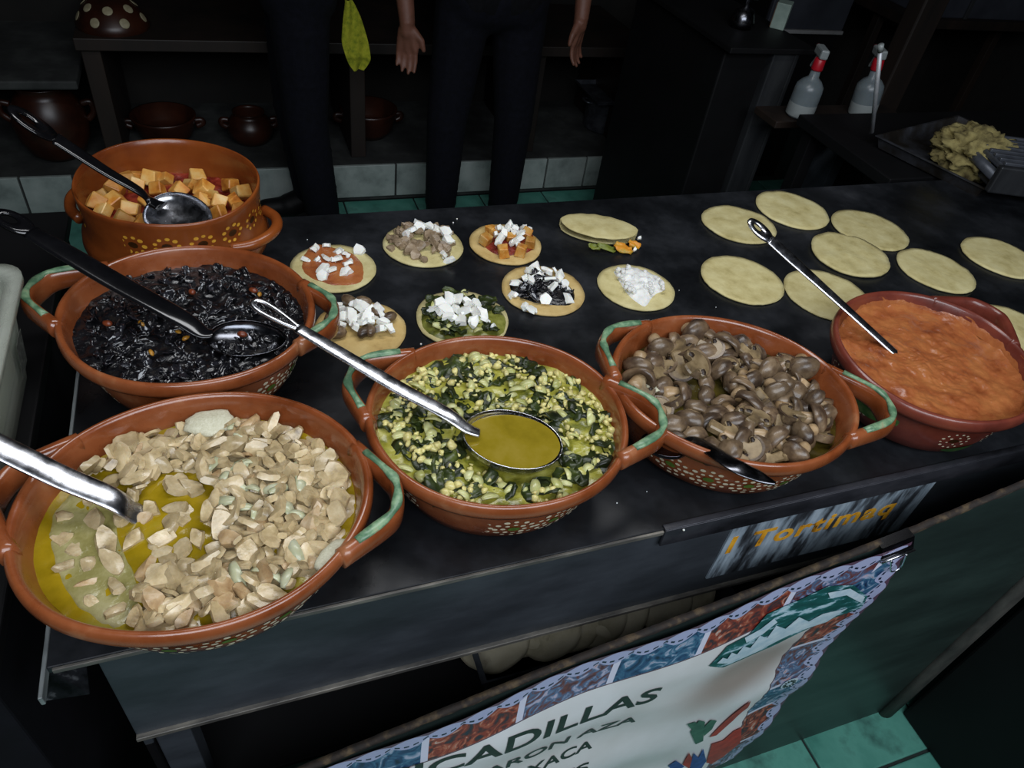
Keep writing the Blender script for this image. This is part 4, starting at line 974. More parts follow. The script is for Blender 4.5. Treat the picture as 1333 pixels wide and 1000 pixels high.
# beans/mushroom tortilla
for i, (px, py, s) in enumerate([(436, 432, 1.05), (474, 432, .75), (482, 430, .75), (455, 392, .9), (472, 392, .8), (508, 412, .7), (432, 412, .9), (460, 412, .8), (490, 406, .8)]):
    p = at(px, py, GZ+.014); o = link('mushroom_chunk', ico('mc', .0135*s, 2, .18, 1.2, i, (1.35, .85, .75)), capm); place(o, p, (0, 0, i*.7)); tag(o, 'dark brown mushroom chunk on the tortilla with cheese', 'mushroom', 'mushroom chunks on the tortilla')
cheeses('bean', [(440, 400), (452, 404), (462, 396), (470, 400), (480, 404), (490, 402), (498, 408), (446, 412), (458, 414), (468, 412), (478, 414), (488, 414), (500, 420), (508, 428), (462, 424), (472, 420), (442, 422), (495, 428), (434, 398)], .02, 'mushrooms', (.9, 1.45), .6)
spread('green_stew_spread', 'green', [(548, 404), (575, 396), (610, 392), (645, 398), (660, 414), (652, 436), (610, 442), (570, 440), (550, 424)], .008, mat('green_filling', ['#3b4420', '#6b6d2a', '#8f9048'], .3, scale=45, detail=6, bump=.002), 'green chili filling on a tortilla under cheese', 'stew', .004)
for i in range(28):
    a, r = rng.uniform(0, 6.28), math.sqrt(rng.random())*.06; o = link('chili_strip', LEAF[i % 10]); place(o, TP['green']+Vector((r*math.cos(a), r*math.sin(a), .010)), rrot(rng, .6), 1.0); tag(o, 'green chili strip on the tortilla with cheese', 'chili strip', 'chili strips on the green tortilla')
for i in range(12):
    a, r = rng.uniform(0, 6.28), math.sqrt(rng.random())*.06; o = link('onion_strip', ONB[i % 5]); place(o, TP['green']+Vector((r*math.cos(a), r*math.sin(a), .013)), rrot(rng, .6), .9); tag(o, 'onion strip on the green chili tortilla', 'onion', 'onion strips on the green tortilla')
cheeses('green', [(575, 396), (585, 392), (595, 390), (608, 392), (620, 394), (572, 406), (582, 404), (594, 402), (606, 404), (618, 406), (628, 408), (590, 414), (602, 416), (616, 418), (632, 418), (584, 412), (640, 424), (562, 402), (612, 398)], .022, 'green chili', (.9, 1.4), .7)
# folded quesadilla
fq = at(779, 297, GZ+.01); d = (at(832, 305, GZ)-at(730, 290, GZ)); fa = math.atan2(d.y, d.x)
quesa = thing('folded_tortilla', 'tortilla folded over squash blossoms and cheese', 'tortilla', (fq.x, fq.y, GZ), fa)
v, f = [], []; n, K = 40, 14
for i in range(n+1):
    u = i/n*2-1; hw = math.sqrt(max(0, 1-u*u))
    for j in range(2*K+1):
        w_ = j/K-1          # -1 bottom lip .. 0 fold .. 1 top lip
        yy = .062 - abs(w_)*hw*.100; ang = abs(w_)
        fold = .008*math.sqrt(min(1, abs(w_)*4)); z = .0105 + (fold + .006*min(1, abs(w_)*1.2)*hw*(1-.9*abs(w_)**4))*(1 if w_ > 0 else -.95)
        yo = .050*hw; y = yo - abs(w_)*hw*(.102 if w_ > 0 else .094)
        z = max(.0006, z) + (.0014*N3(u*.08, y, 60, 3) if w_ > 0 else 0)
        v.append((u*.077, y, z if w_ != 0 else .0105))
for i in range(n):
    for j in range(2*K): a = i*(2*K+1)+j; f.append((a, a+1, a+2*K+2, a+2*K+1))
me = pyd('quesa', v, f); bm = bmesh.new(); bm.from_mesh(me); bmesh.ops.remove_doubles(bm, verts=bm.verts, dist=1e-5); bmesh.ops.recalc_face_normals(bm, faces=bm.faces); bmesh.ops.solidify(bm, geom=list(bm.faces), thickness=.002); bm.to_mesh(me); bm.free()
me.polygons.foreach_set('use_smooth', [True]*len(me.polygons)); link('shell', me, tort, quesa)
blos = mat('squash_blossom', ['#c0761a', '#d9932c', '#8a8a2a'], .45, scale=40); bgr = mat('blossom_green', ['#56601e', '#7d8430'], .45, scale=40)
for i, (px, py, m_, sx, sy) in enumerate([(812, 323, blos, .020, .011), (826, 318, blos, .013, .009), (790, 322, bgr, .020, .007), (774, 321, bgr, .013, .006)]):
    me = leaf_mesh(rng, sx, sy); o = link('squash_blossom', me, m_); place(o, at(px, py, GZ+.009), (.4, .2, fa)); tag(o, 'orange squash blossom petal hanging out of the folded tortilla' if i < 2 else 'green blossom stalk peeking from under the folded tortilla', 'blossom', 'fillings of the folded tortilla')
cheese_f = [(826, 325), (832, 310)]
for px, py in cheese_f:
    o = link('cheese_piece', CZ[2]); place(o, at(px, py, GZ+.008), rrot(rng, .4), .9); tag(o, 'white cheese piece sticking out of the folded tortilla', 'cheese', 'cheese in the folded tortilla')
# cheese crumbs on the iron
cr = ico('crumb', .002, 1, .3, 1, 1); cr.materials.append(cheese)
for px, py in [(595, 285), (1183, 330), (884, 378), (548, 448), (400, 312), (590, 290), (932, 400), (740, 640), (890, 690), (1078, 600), (803, 655), (842, 640)]:
    o = link('crumb', cr); place(o, at(px, py, GZ+.001), rrot(rng, 1), rng.uniform(.4, 1)); tag(o, 'tiny white crumb on the griddle', 'crumb', 'crumbs on the griddle')

# tortillas in the pan below
rng = random.Random(71)
tdm = tort_mesh(.062, 90, .006, .004); tdm.materials.append(dough)
for i in range(9):
    o = link('tortilla', tdm); x = .305 + .045*i
    place(o, (x, .553 + rng.uniform(-.012, .012), .452 + .006*(i % 3)), (.72+rng.uniform(-.12, .12), -.35+rng.uniform(-.25, .25), rng.uniform(-.3, .3))); tag(o, 'pale raw tortilla leaning in the metal pan under the griddle', 'tortilla', 'raw tortillas in the pan')

# ================================================================== LEFT: plastic bin on a side table
navyc = mat('dark_navy_cloth', ['#05060b', '#0a0b12'], .9, scale=40, spec=.2)
sidet = thing('side_table', 'black side table next to the griddle under the plastic bin', 'table', (-.75, .85, 0))
link('table_top', boxm(-.6, .475, -.42, .45, .838, .858, .003), black, sidet)
link('skirt', boxm(-.58, .465, -.41, .43, .0, .838, .003), navyc, sidet)
bin_ = thing('food_bin', 'frosted plastic food bin on the black side table beside the black stew', 'bin', (-.452, .735, GZ-.001))
plas = mat('frosted_plastic', ['#b3b8aa', '#c4c8bc'], .25, scale=20, trans=.25, spec=.5, alpha=.55)
def taper(lx0, ly0, lx1, ly1, z0, z1, rim, th):
    def ring(lx, ly, z, n=6, rc=.03):
        out = []
        for (sx, sy, a0) in ((1, -1, -PI/2), (1, 1, 0), (-1, 1, PI/2), (-1, -1, PI)):
            for i in range(n): a = a0+PI/2*i/(n-1); out.append((sx*(lx-rc)+rc*math.cos(a), sy*(ly-rc)+rc*math.sin(a), z))
        return out
    rs = [ring(lx0*.9, ly0*.95, z0), ring(lx0, ly0, z0+.008)] + [ring(lx0+(lx1-lx0)*k, ly0+(ly1-ly0)*k, z0+(z1-z0)*k) for k in (.33, .66, .9)] + [ring(lx1, ly1, z1-.012), ring(lx1+rim, ly1+rim, z1-.010), ring(lx1+rim, ly1+rim, z1), ring(lx1-.004, ly1-.004, z1), ring(lx1-.004, ly1-.004, z1-.012)] + [ring(lx0+(lx1-lx0)*k-th, ly0+(ly1-ly0)*k-th, z0+(z1-z0)*k) for k in (.85, .5, .12)]
    n = len(rs[0]); v = [p for r_ in rs for p in r_]; f = []
    for i in range(len(rs)-1):
        for j in range(n): f.append((i*n+j, i*n+(j+1) % n, (i+1)*n+(j+1) % n, (i+1)*n+j))
    f.append(tuple(range(n))[::-1]); f.append(tuple((len(rs)-1)*n+j for j in range(n)))
    return pyd('bin', v, f)
link('tub', taper(.163, .148, .182, .160, 0, .15, .012, .003), plas, bin_)
crm = link('cream_filling', boxm(-.155, .155, -.138, .138, .006, .085, .02, seg=3), mat('pale_cream', ['#a9ab94', '#bcbeaa'], .5, scale=8)); crm.location = bin_.location; tag(crm, 'pale cream filling the frosted plastic bin', 'cream')
lbm = pyd('label', [(0, 0, 0), (0, .035, 0), (0, .035, .05), (0, 0, .05)], [(0, 1, 2, 3)], False)
bm = bmesh.new(); bm.from_mesh(lbm); bmesh.ops.solidify(bm, geom=list(bm.faces), thickness=.0004); bm.to_mesh(lbm); bm.free()
lb = link('paper_label', lbm, mat('grey_label', ['#2c2e2c', '#454742', '#62645e'], .6, scale=160, detail=2), bin_); lb.location = (.1745, .075, .045); lb.rotation_euler = (0, .13, 0)

# ================================================================== BACKGROUND
# shelving along the back wall
shelf = thing('wall_shelf', 'dark brown wooden shelf above the tiled step', 'shelf', (.7, 3.1, 0))
link('board', boxm(-1.14, 1.06, -.25, .33, .585, .625, .003), wood_dark, shelf)
for x in (-1.1, -.2, .55, 1.03): link('upright', boxm(x-.03, x+.03, -.22, .3, .16, .585, .003), wood_dark, shelf)
slab = thing('cement_ledge', 'grey cement ledge over the round clay jar', 'ledge', (-1.0, 3.05, 0))
link('slab', boxm(-.55, .545, -.24, .36, .47, .50, .006), conc, slab); link('pillar', boxm(-.5, -.3, -.2, .36, .16, .47, .005), conc, slab)
jarm = mat('old_brown_jar', ['#1c0d08', '#30160c', '#3c1d10'], .35, scale=8, detail=5)
def jar(label, c, R, Hh, m=jarm, name='clay_jar', prof=None):
    prof = prof or [(0, 0), (.5, 0), (.75, .1), (.95, .3), (1.0, .5), (.92, .7), (.72, .86), (.62, .92), (.68, .98), (.7, 1.0), (.64, 1.0), (.58, .93), (.8, .6), (.5, .1), (0, .08)]
    t = thing(name, label, 'jar', c); link('body', lathe_mesh('jar', [(r*R, z*Hh) for r, z in prof], 40), m, t)
    for s in (-1, 1):
        link('handle', sweep([Vector(q) for q in crs([(s*R*.9, 0, Hh*.72), (s*R*1.15, 0, Hh*.74), (s*R*1.18, 0, Hh*.6), (s*R*.98, 0, Hh*.5)], 14)], .012, .010, up=Vector((0, 1, 0)), ns=8, name='h'), m, t)
    return t
jar('big round brown clay jar on the tiled step under the cement ledge', (-.60, 2.98, .16), .125, .27)
p = aty(215, 165, 3.1); jar('dark glazed clay pot on the tiled step behind the deep pot', (p.x, 3.1, .16), .12, .10, prof=[(0, 0), (.6, 0), (.85, .3), (1, .9), (1.02, 1), (.95, 1), (.8, .4), (0, .15)])
p = aty(325, 160, 3.05); jar('small dark clay pot on the step beside the dark trouser leg', (p.x, 3.05, .16), .09, .13)
p = aty(480, 165, 3.1); jar('brown clay bowl on the tiled step between the two people', (p.x, 3.1, .16), .12, .12, prof=[(0, 0), (.6, 0), (.85, .3), (1, .9), (1.02, 1), (.95, 1), (.8, .4), (0, .15)])
# spotted bowl upside down on the shelf
p = aty(152, 52, 2.98)
bl = thing('spotted_bowl', 'brown clay dish with cream spots upside down on the shelf', 'bowl', (p.x, 2.98, .625))
bprof = [(.115, 0), (.118, .012), (.108, .03), (.09, .06), (.06, .085), (.03, .092), (0, .093)]
link('body', lathe_mesh('dish', bprof, 40), jarm, bl)
spm = mat('cream_spot', ['#8d8468', '#a89f80'], .5, scale=50)
for k in range(14):
    t = -PI/2 + (k-6)*.45; lo = k % 2; r, z, sl = (.104, .038, .55) if lo else (.079, .072, .85)
    sd = link('spot', ico('spot', .017, 2, 0, 1, 0, (1, 1, .12)), spm, bl); sd.location = (r*math.cos(t), r*math.sin(t), z); sd.rotation_euler = (0, PI/2-sl if 0 else .0, 0)
    nv = Vector((math.cos(t)*math.cos(sl), math.sin(t)*math.cos(sl), math.sin(sl))); sd.rotation_euler = nv.to_track_quat('Z', 'Y').to_euler()
# steel stock pot / tray under the shelf on the right
p = aty(785, 150, 3.15)
sp2 = thing('stock_pot', 'grey dented stock pot on the step under the wooden shelf', 'pot', (p.x, 3.12, .16))
link('body', lathe_mesh('sp', [(0, 0), (.1, 0), (.105, .01), (.105, .17), (.112, .175), (.1, .175), (.098, .02), (0, .02)], 36), pm, sp2)
for s in (-1, 1): link('handle', sweep([Vector(q) for q in crs([(s*.1, -.03, .13), (s*.13, -.025, .135), (s*.13, .025, .135), (s*.1, .03, .13)], 12)], .005, .005, ns=8, name='h'), pm, sp2)
ts = thing('baking_sheet', 'flat metal sheet resting on top of the dented stock pot', 'tray', (p.x+.02, 3.08, .338))
link('body', pan_mesh(.17, .13, .018), pm, ts)

# ---------------------------------------------------------------- people
def tube_body(name, caps, voxel, m, parent=None, smooth=4):
    bm = bmesh.new()
    for (p0, r0, p1, r1) in caps:
        p0, p1 = Vector(p0), Vector(p1); n = max(2, int((p1-p0).length/(min(r0, r1)*.5))+1)
        for i in range(n):
            k = i/(n-1); q = p0.lerp(p1, k); r = r0+(r1-r0)*k
            bmesh.ops.create_icosphere(bm, subdivisions=2, radius=r, matrix=Matrix.Translation(q))
    me = bpy.data.meshes.new('tmp'); bm.to_mesh(me); bm.free()
    o = bpy.data.objects.new('tmp', me); COL.objects.link(o)
    md = o.modifiers.new('r', 'REMESH'); md.mode = 'VOXEL'; md.voxel_size = voxel
    ms = o.modifiers.new('s', 'SMOOTH'); ms.factor = .5; ms.iterations = smooth
    bpy.context.view_layer.update()
    out = bpy.data.meshes.new_from_object(o.evaluated_get(bpy.context.evaluated_depsgraph_get()))
    bpy.data.objects.remove(o); bpy.data.meshes.remove(me)
    out.polygons.foreach_set('use_smooth', [True]*len(out.polygons)); out.materials.clear()
    return link(name, out, m, parent)
skin = mat('skin', ['#6a4434', '#7a5040'], .55, scale=30, sss=.1)
navy = mat('navy_cloth', ['#07080f', '#0d0e18'], .9, scale=60, bump=.0006, spec=.2)
shirtm = mat('black_cloth', ['#08080a', '#101014'], .9, scale=60, bump=.0006, spec=.2)
hairm = mat('black_hair', ['#0a0807', '#15100d'], .5, scale=90)
def person(label, base, rz, armR, armL, legs, group=None):
    """armR/armL: shoulder, elbow, wrist, hand-dir, thumb-dir in local coords (facing -Y)"""
    t = thing('person', label, 'person', base, rz)
    caps = []
    for (hip, knee, ank) in legs:
        toe = Vector(ank)+Vector((0, -.17, -.045)); caps += [(hip, .085, knee, .058), (knee, .056, ank, .04), (ank, .036, toe, .024), (Vector(ank)+Vector((0, .04, -.04)), .03, toe, .024)]
    caps += [((-.07, 0, .90), .12, (.07, 0, .90), .12), ((0, 0, .92), .13, (0, -.005, 1.12), .12), ((-.05, 0, 1.12), .11, (-.07, 0, 1.28), .11), ((.05, 0, 1.12), .11, (.07, 0, 1.28), .11), ((-.15, 0, 1.34), .06, (.15, 0, 1.34), .06), ((0, 0, 1.36), .055, (0, -.01, 1.44), .05), ((0, -.015, 1.50), .078, (0, -.01, 1.57), .085), ((0, -.05, 1.46), .05, (0, -.045, 1.5), .06), ((0, -.105, 1.50), .012, (0, -.095, 1.53), .008), ((-.085, .0, 1.5), .018, (-.085, 0, 1.53), .016), ((.085, .0, 1.5), .018, (.085, 0, 1.53), .016)]
    cloth_arm = []
    for (sh, el, wr, hd, td) in (armR, armL):
        sh, el, wr, hd, td = map(Vector, (sh, el, wr, hd, td)); hd.normalize(); td.normalize(); sd = td
        caps += [(sh, .055, el, .042), (el, .041, wr, .027)]
        kn = wr+hd*.085
        caps += [(wr, .026, wr+hd*.03, .026), (wr+hd*.03+td*.014, .019, kn+td*.028, .0125), (wr+hd*.03, .02, kn, .0135), (wr+hd*.03-td*.014, .018, kn-td*.026, .0125)]
        nrm = hd.cross(td).normalized()*(1 if hd.cross(td).y < 0 else -1)
        for i, (off, ln) in enumerate(((.030, .066), (.0105, .074), (-.0105, .069), (-.030, .053))):
            a = kn+td*off*.95; b = a+(hd+td*off*2)*(ln*.45)+nrm*.003; c = b+(hd*.9+nrm*.35)*(ln*.33); e = c+(hd*.75+nrm*.6)*(ln*.26)
            caps += [(a, .0092, b, .0086), (b, .0085, c, .0078), (c, .0077, e, .0068)]
        a = wr+hd*.026+td*.022; b = a+(td*.75+hd*.7)*.036; c = b+(td*.25+hd*.95)*.03; caps += [(a, .015, b, .0112), (b, .011, c, .0085)]
        cloth_arm += [(sh, .066, sh.lerp(el, .95), .055)]
    tube_body('body', caps, .0048, skin, t, 3)
    pc = [((-.07, 0, .90), .135, (.07, 0, .90), .135), ((-.07, 0, .97), .125, (.07, 0, .97), .125)]
    for (hip, knee, ank) in legs: pc += [(hip, .102, knee, .078), (knee, .077, Vector(ank)+Vector((0, 0, .03)), .066)]
    tube_body('trousers', pc, .012, navy, t)
    tube_body('shirt', [((-.06, 0, .93), .145, (-.07, 0, 1.27), .13), ((.06, 0, .93), .145, (.07, 0, 1.27), .13), ((-.15, 0, 1.34), .075, (.15, 0, 1.34), .075)] + cloth_arm, .012, shirtm, t)
    for (hip, knee, ank) in legs: tube_body('shoe', [(Vector(ank)+Vector((0, .045, -.03)), .05, Vector(ank)+Vector((0, -.17, -.04)), .04), (Vector(ank), .052, Vector(ank)+Vector((0, -.08, -.03)), .05)], .01, black, t)
    tube_body('hair', [((0, .015, 1.545), .092, (0, .005, 1.60), .085), ((0, .04, 1.48), .06, (0, .03, 1.56), .085)], .01, hairm, t)
    eye = mat('eye', ['#d8d4cc'], .2); 
    for s in (-1, 1): e = link('eye', ico('eye', .011, 2), eye, t); e.location = (s*.032, -.085, 1.53)
    return t
cx = (aty(578, 235, 2.55).x + aty(658, 235, 2.55).x)/2
hR, hL = aty(530, 10, 2.5), aty(752, 10, 2.5)
p1 = (cx, 2.55, 0)
lg = [((-.1, 0, .86), (aty(576, 225, 2.55).x-cx, -.01, .46), (aty(577, 240, 2.55).x-cx, .02, .085)), ((.1, 0, .86), (aty(658, 225, 2.55).x-cx, -.01, .46), (aty(657, 240, 2.55).x-cx+.01, .02, .085))]
wR = aty(530, 28, 2.48); wL = aty(757, 22, 2.48)
person('person in dark navy clothes standing behind the griddle with bare forearms hanging down', p1, 0,
       ((-.19, 0, 1.33), (wR.x-cx-.02, .01, 1.08), (wR.x-cx, wR.y-2.55, wR.z), (.02, -.02, -1), (.9, -.5, 0)), ((.19, 0, 1.33), (wL.x-cx+.02, .01, 1.08), (wL.x-cx, wL.y-2.55, wL.z), (-.06, -.05, -1), (-.75, -.65, 0)), lg)
q = aty(403, 235, 2.55)
person('person in black clothes standing sideways behind the griddle with a green cloth', (q.x, 2.62, 0), -PI/2,
       ((-.19, 0, 1.33), (-.2, -.12, 1.1), (-.14, -.33, 1.12), (.4, -1, 0), (0, 0, 1)), ((.19, 0, 1.33), (.2, -.12, 1.1), (.14, -.33, 1.12), (-.4, -1, 0), (0, 0, 1)),
       [((-.09, 0, .86), (-.085, -.02, .46), (-.085, .015, .085)), ((.09, 0, .86), (.085, 0, .46), (.085, .04, .085))])
# green cloth hanging from the back pocket
c0 = aty(455, -6, 2.5); v, f = [], []; nx, nz = 22, 34
tl = [(449, 0), (446, 40), (445, 58), (452, 80), (460, 92)]; tr = [(458, 0), (470, 25), (480, 55), (482, 78), (474, 92)]
for j in range(nz+1):
    a = crs([(x, y) for x, y in tl], nz+1)[j]; b = crs([(x, y) for x, y in tr], nz+1)[j]; A, B = aty(a[0], a[1], 2.5), aty(b[0], b[1], 2.5)
    for i in range(nx+1):
        u = i/nx; p = A.lerp(B, u); k = j/nz
        p.y += -.010*math.sin(u*4+k*2.5)*(.4+k) + .003*math.sin(u*11+k*9) - .008*math.exp(-((k-.62-.1*u)/.05)**2)
        v.append(p-c0)
for j in range(nz):
    for i in range(nx): a = j*(nx+1)+i; f.append((a, a+1, a+nx+2, a+nx+1))
me = pyd('cloth', v, f); bm = bmesh.new(); bm.from_mesh(me); bmesh.ops.solidify(bm, geom=list(bm.faces), thickness=.004); bm.to_mesh(me); bm.free()
me.polygons.foreach_set('use_smooth', [True]*len(me.polygons))
o = link('cleaning_cloth', me, mat('yellow_green_cloth', ['#6d7a12', '#94981c', '#a8a82a'], .9, scale=60, bump=.0015, bscale=300)); o.location = c0; tag(o, 'yellow green cleaning cloth hanging from a back pocket', 'cloth')

# ---------------------------------------------------------------- right side: stove, posts, bottles, tray
st = thing('metal_stove', 'tall black metal stove box with a pale front edge', 'stove', (1.62, 2.15, 0))
link('body', boxm(-.20, -.03, -.24, .35, 0, .945, .006), black, st)
link('front_post', boxm(-.045, .035, -.27, -.22, 0, .95, .004), mat('dull_grey_metal', ['#26272a', '#3b3d40', '#4c4e50'], .45, .5, scale=12, stretch=(1, 1, .2)), st)
link('side_rail', boxm(.035, .05, -.27, .3, 0, .95, .003), MATS['dull_grey_metal'], st)
link('top_grate', boxm(-.22, .09, -.29, .36, .945, .962, .003), black, st)
for k in range(4): kn_ = link('vent_slot', boxm(.0355, .0365, -.262+.0, -.232, .72+.035*k, .735+.035*k, .0), black, st)
bxp = aty(1020, 30, 2.0)
ct = thing('carton', 'small pale green carton on top of the black stove', 'box', (1.70, 2.06, .962)); ct.rotation_euler = (0, 0, -.75)
link('body', boxm(-.022, .022, -.03, .03, 0, .075, .002), mat('pale_green_card', ['#6f8078', '#8a9a90'], .6, scale=20), ct); link('end_flap', boxm(-.024, -.021, -.029, .029, .002, .073, .001), mat('brown_card', ['#4a3524', '#5d4430'], .7, scale=20), ct)
bn = thing('gas_valve', 'dark round gas valve on top of the black stove', 'valve', (1.55, 2.05, .962))
link('body', lathe_mesh('valve', [(0, 0), (.035, 0), (.04, .02), (.03, .05), (.012, .06), (.012, .08), (0, .08)], 24), steel_dark, bn)
link('knob', sweep([(-.03, 0, .085), (.03, 0, .085)], .009, .009, ns=10, name='knob'), steel_dark, bn)
# old pillar and wall box behind
pil = thing('wooden_pillar', 'rough dark wooden pillar behind the stove', 'pillar', (aty(880, 120, 2.7).x, 2.72, 0))
link('shaft', boxm(-.05, .05, -.06, .06, 0, 2.78, .01), wood_dark, pil); link('footing', boxm(-.075, .075, -.085, .085, 0, .12, .01), conc, pil)
sb = thing('socket_box', 'pale plastic socket box on the rough pillar', 'socket', (pil.location.x+.028, 2.655, aty(893, 105, 2.65).z))
link('plate', boxm(-.03, .03, -.012, .0, -.055, .055, .004), mat('pale_plastic', ['#7b8488', '#90989a'], .4, scale=20), sb); link('plug', lathe_mesh('plug', [(0, -.03), (.014, -.03), (.018, -.015), (.018, .012), (0, .012)], 18), black, sb).rotation_euler = (-PI/2, 0, 0)
pr = thing('wooden_post', 'tall wooden post beside the spray bottles', 'post', (aty(1165, 110, 1.98).x, 2.0, 0))
link('shaft', boxm(-.05, .05, -.035, .035, 0, 2.78, .006), wood_dark, pr); link('base_plate', boxm(-.07, .07, -.055, .055, 0, .02, .003), rust, pr)
# table behind the griddle carrying the tray, ledge with bottles
bt = thing('back_table', 'black table behind the griddle carrying the baking tray', 'table', (2.1, 1.6, 0))
link('table_top', boxm(-.56, .6, -.34, .05, .825, .855, .003), black, bt)
for x, y in ((-.52, -.3), (.56, -.3), (-.52, .01), (.56, .01)): link('leg', boxm(x-.02, x+.02, y-.02, y+.02, 0, .825, .002), black, bt)
led = thing('narrow_ledge', 'narrow dark ledge under the spray bottles', 'shelf', (1.84, 1.77, 0))
lz = aty(1045, 150, 1.75).z
link('plank', boxm(-.31, .2, -.055, .06, lz-.025, lz-.003, .003), wood_dark, led); link('bracket', boxm(-.02, .02, -.05, .05, .0, lz-.025, .002), iron, led)
botm = mat('milky_plastic', ['#6d777c', '#7f898c'], .3, scale=15, trans=.15, sss=.2); redm = mat('red_plastic', ['#9c1420', '#b01a28'], .35, scale=20); whp = mat('white_plastic', ['#7d8484', '#8d9494'], .35, scale=20)
liq = mat('pale_liquid', ['#858c8c', '#969c9a'], .4, scale=10)
def bottle(label, px, py, lean):
    p = aty(px, py, 1.75); t = thing('spray_bottle', label, 'bottle', (p.x, p.y, lz-.003)); t.rotation_euler = (lean[0], lean[1], 2.75)
    link('bottle_body', lathe_mesh('bot', [(0, .002), (.034, .001), (.040, .006), (.041, .03), (.041, .08), (.039, .094), (.028, .108), (.015, .118), (.0125, .15), (0, .15)], 32), botm, t)
    link('contents_band', lathe_mesh('liq', [(.0412, .008), (.0415, .01), (.0415, .042), (.0412, .044)], 32), liq, t)
    link('collar', lathe_mesh('col', [(0, .138), (.0165, .138), (.017, .142), (.016, .168), (.013, .172), (0, .172)], 24), redm, t)
    hd = link('spray_head', boxm(-.012, .012, -.045, .022, .172, .198, .005), whp, t)
    link('nozzle', sweep([(0, -.043, .188), (0, -.058, .188)], .007, .007, ns=12, name='noz'), redm, hd)
    link('trigger', sweep([Vector(q) for q in crs([(0, -.026, .174), (0, -.034, .158), (0, -.046, .142), (0, -.05, .132)], 12)], .006, .0035, up=Vector((0, 1, 0)), ns=8, name='trig'), whp, t)
    return t
bottle('milky spray bottle with red collar standing beside the black stove', 1041, 146, (0, 0))
bottle('milky spray bottle with red collar behind the steel rod beside the post', 1122, 147, (0, .12))
# tray
ta, tb, tc_ = at(1140, 186, GZ+.012), at(1234, 162, GZ+.012), at(1276, 236, GZ+.012)
dx = (tb-ta); an = math.atan2(dx.y, dx.x); lx = dx.length; dy = (tc_-ta); ly = abs(-dy.x*math.sin(an)+dy.y*math.cos(an)); ly = max(ly, .3)
ctr = ta + Vector((math.cos(an), math.sin(an), 0))*(lx/2+.02) + Vector((math.sin(an), -math.cos(an), 0))*(ly/2)
tray = thing('baking_tray', 'blackened baking tray with scraped grey bottom on the back table', 'tray', (ctr.x, ctr.y, GZ+.0015), an)
link('body', pan_mesh(lx/2+.02, ly/2, .03), mat('scorched_steel', ['#15130f', '#2e2a25', '#4a4c52', '#6a6e78'], .42, .5, scale=9, detail=8, pos=[.3, .45, .6, .75]), tray)
e0, e1 = at(1135, 172, GZ+.03), aty(1147, 58, 1.42)
rod = thing('steel_rod', 'thin polished steel rod leaning up beside the baking tray corner', 'rod', e0)
link('shaft', sweep([(0, 0, 0), (e1-e0)*.94], .0055, .0055, ns=14, name='rod', up=Vector((0, 1, 0))), mat('brushed_rod', ['#b9bcc2', '#d0d2d6'], .5, .6, scale=40), rod); link('end_cap', sweep([(e1-e0)*.93, e1-e0], .0068, .0068, ns=14, name='cap', up=Vector((0, 1, 0))), whp, rod)
# ribbed press with bolt and bracket beside the tray
pp = at(1306, 208, GZ+.07)
prs = thing('ribbed_press', 'grey ribbed metal press with a bolted bracket beside the baking tray', 'press', (pp.x+.06, pp.y-.02, GZ+.03), -.35)
gpm = mat('grey_cast_metal', ['#3c3f46', '#565a62', '#6a6e76'], .42, .5, scale=14, detail=5)
link('base', boxm(-.12, .2, -.1, .1, .0, .022, .004), gpm, prs); link('lid', boxm(-.12, .2, -.1, .1, .045, .06, .004), gpm, prs)
for k in range(8): link('rib', boxm(-.118, .198, -.092+.0245*k, -.082+.0245*k, .06, .068, .002), gpm, prs)
link('bracket', boxm(-.14, .21, -.118, -.1, .0, .066, .004), MATS['dull_grey_metal'], prs)
bo = link('bolt', lathe_mesh('bolt', [(0, 0), (.012, 0), (.012, .006), (.008, .01), (0, .011)], 16), steel, prs); bo.location = (-.03, -.118, .035); bo.rotation_euler = (PI/2, 0, 0)
link('hinge', sweep([(-.13, -.1, .035), (-.13, .1, .035)], .013, .013, ns=14, name='hinge', up=Vector((0, 0, 1))), gpm, prs)
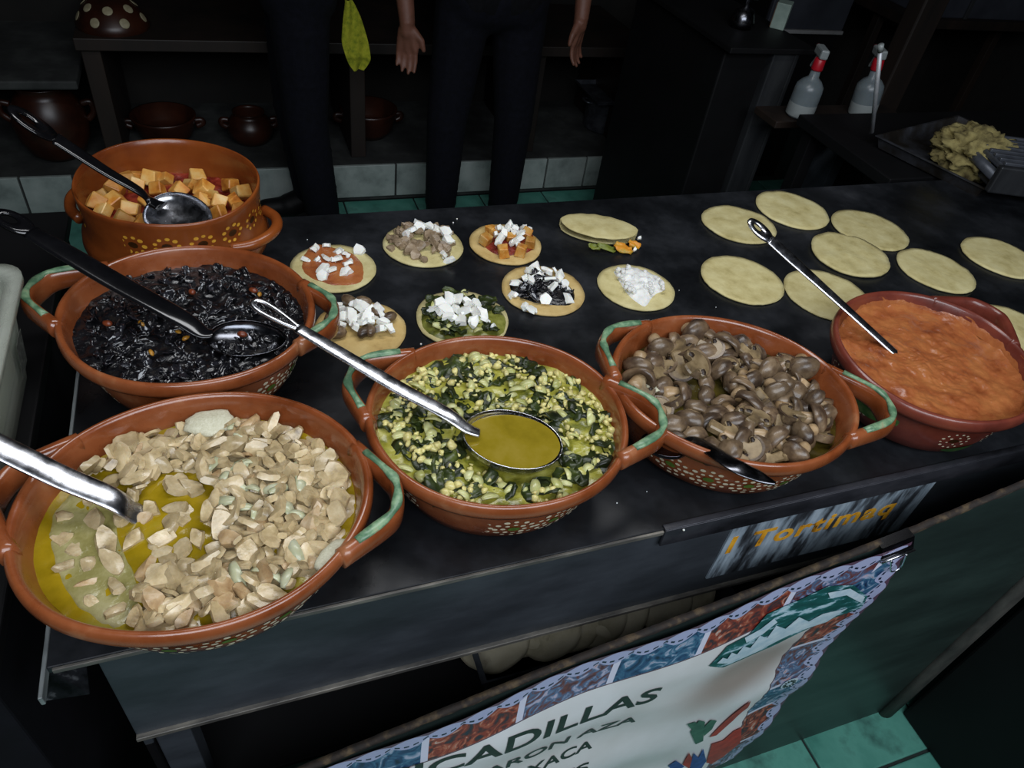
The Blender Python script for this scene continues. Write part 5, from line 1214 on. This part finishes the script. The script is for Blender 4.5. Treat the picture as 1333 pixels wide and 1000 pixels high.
# crumpled yellow cloth in the tray
def crumple(name, R, seed, sc):
    bm = bmesh.new(); bmesh.ops.create_icosphere(bm, subdivisions=5, radius=1)
    for v_ in bm.verts:
        d = v_.co.normalized(); k = 1+.5*(1-2*abs(noise.noise(d*2.6+Vector((seed, 0, 0)))))*.7+.24*(1-2*abs(noise.noise(d*6+Vector((0, seed, 0)))))
        v_.co = Vector((d.x*R*k*sc[0], d.y*R*k*sc[1], d.z*R*k*sc[2]))
    return b2m(name, bm)
cl = link('crumpled_cloth', crumple('cl', .075, 4, (1.0, 1.0, .6)), mat('cream_rag', ['#3c3218', '#8c8050', '#a89c66'], .9, scale=22, detail=6, pos=[.3, .5, .7], bump=.001, bscale=200)); pc = at(1266, 204, GZ+.04); cl.location = (pc.x, pc.y, GZ+.05)
tag(cl, 'crumpled cream yellow rag between the tray and the ribbed press', 'rag')
# cabinets further back
kb_ = thing('wall_cabinet', 'dull grey cabinet with a pale lower edge behind the spray bottles', 'cabinet', (2.55, 3.0, 0))
z0 = aty(1100, 40, 2.8).z
link('door', boxm(-.3, .12, -.2, -.18, z0, z0+.5, .004), mat('grey_panel', ['#2a2c33', '#3b3e46'], .5, scale=6), kb_); link('edge_strip', boxm(-.3, .12, -.212, -.18, z0-.015, z0, .002), mat('pale_strip', ['#7c7c7c', '#909090'], .4, scale=20), kb_)
link('carcass', boxm(-.3, .12, -.18, .3, z0-.1, z0+.5, .004), black, kb_); link('foot', boxm(-.28, .1, -.15, .28, 0, z0-.1, .004), black, kb_)
k2 = thing('grey_crate', 'dark grey metal crate on the plank behind the wooden post', 'crate', (3.35, 2.9, 0))
z1 = aty(1290, 35, 2.7).z
link('crate_body', boxm(-.35, .35, -.2, .2, z1+.03, z1+.4, .006), MATS['grey_panel'], k2); link('plank', boxm(-.45, .45, -.23, .25, z1-.01, z1+.03, .004), wood_dark, k2)
for s in (-.4, .4): link('prop', boxm(s-.02, s+.02, -.02, .02, 0, z1-.01, .002), wood_dark, k2)
link('cross_bar', boxm(-.12, -.10, -.212, -.2, z1+.03, z1+.4, .002), MATS['dull_grey_metal'], k2)
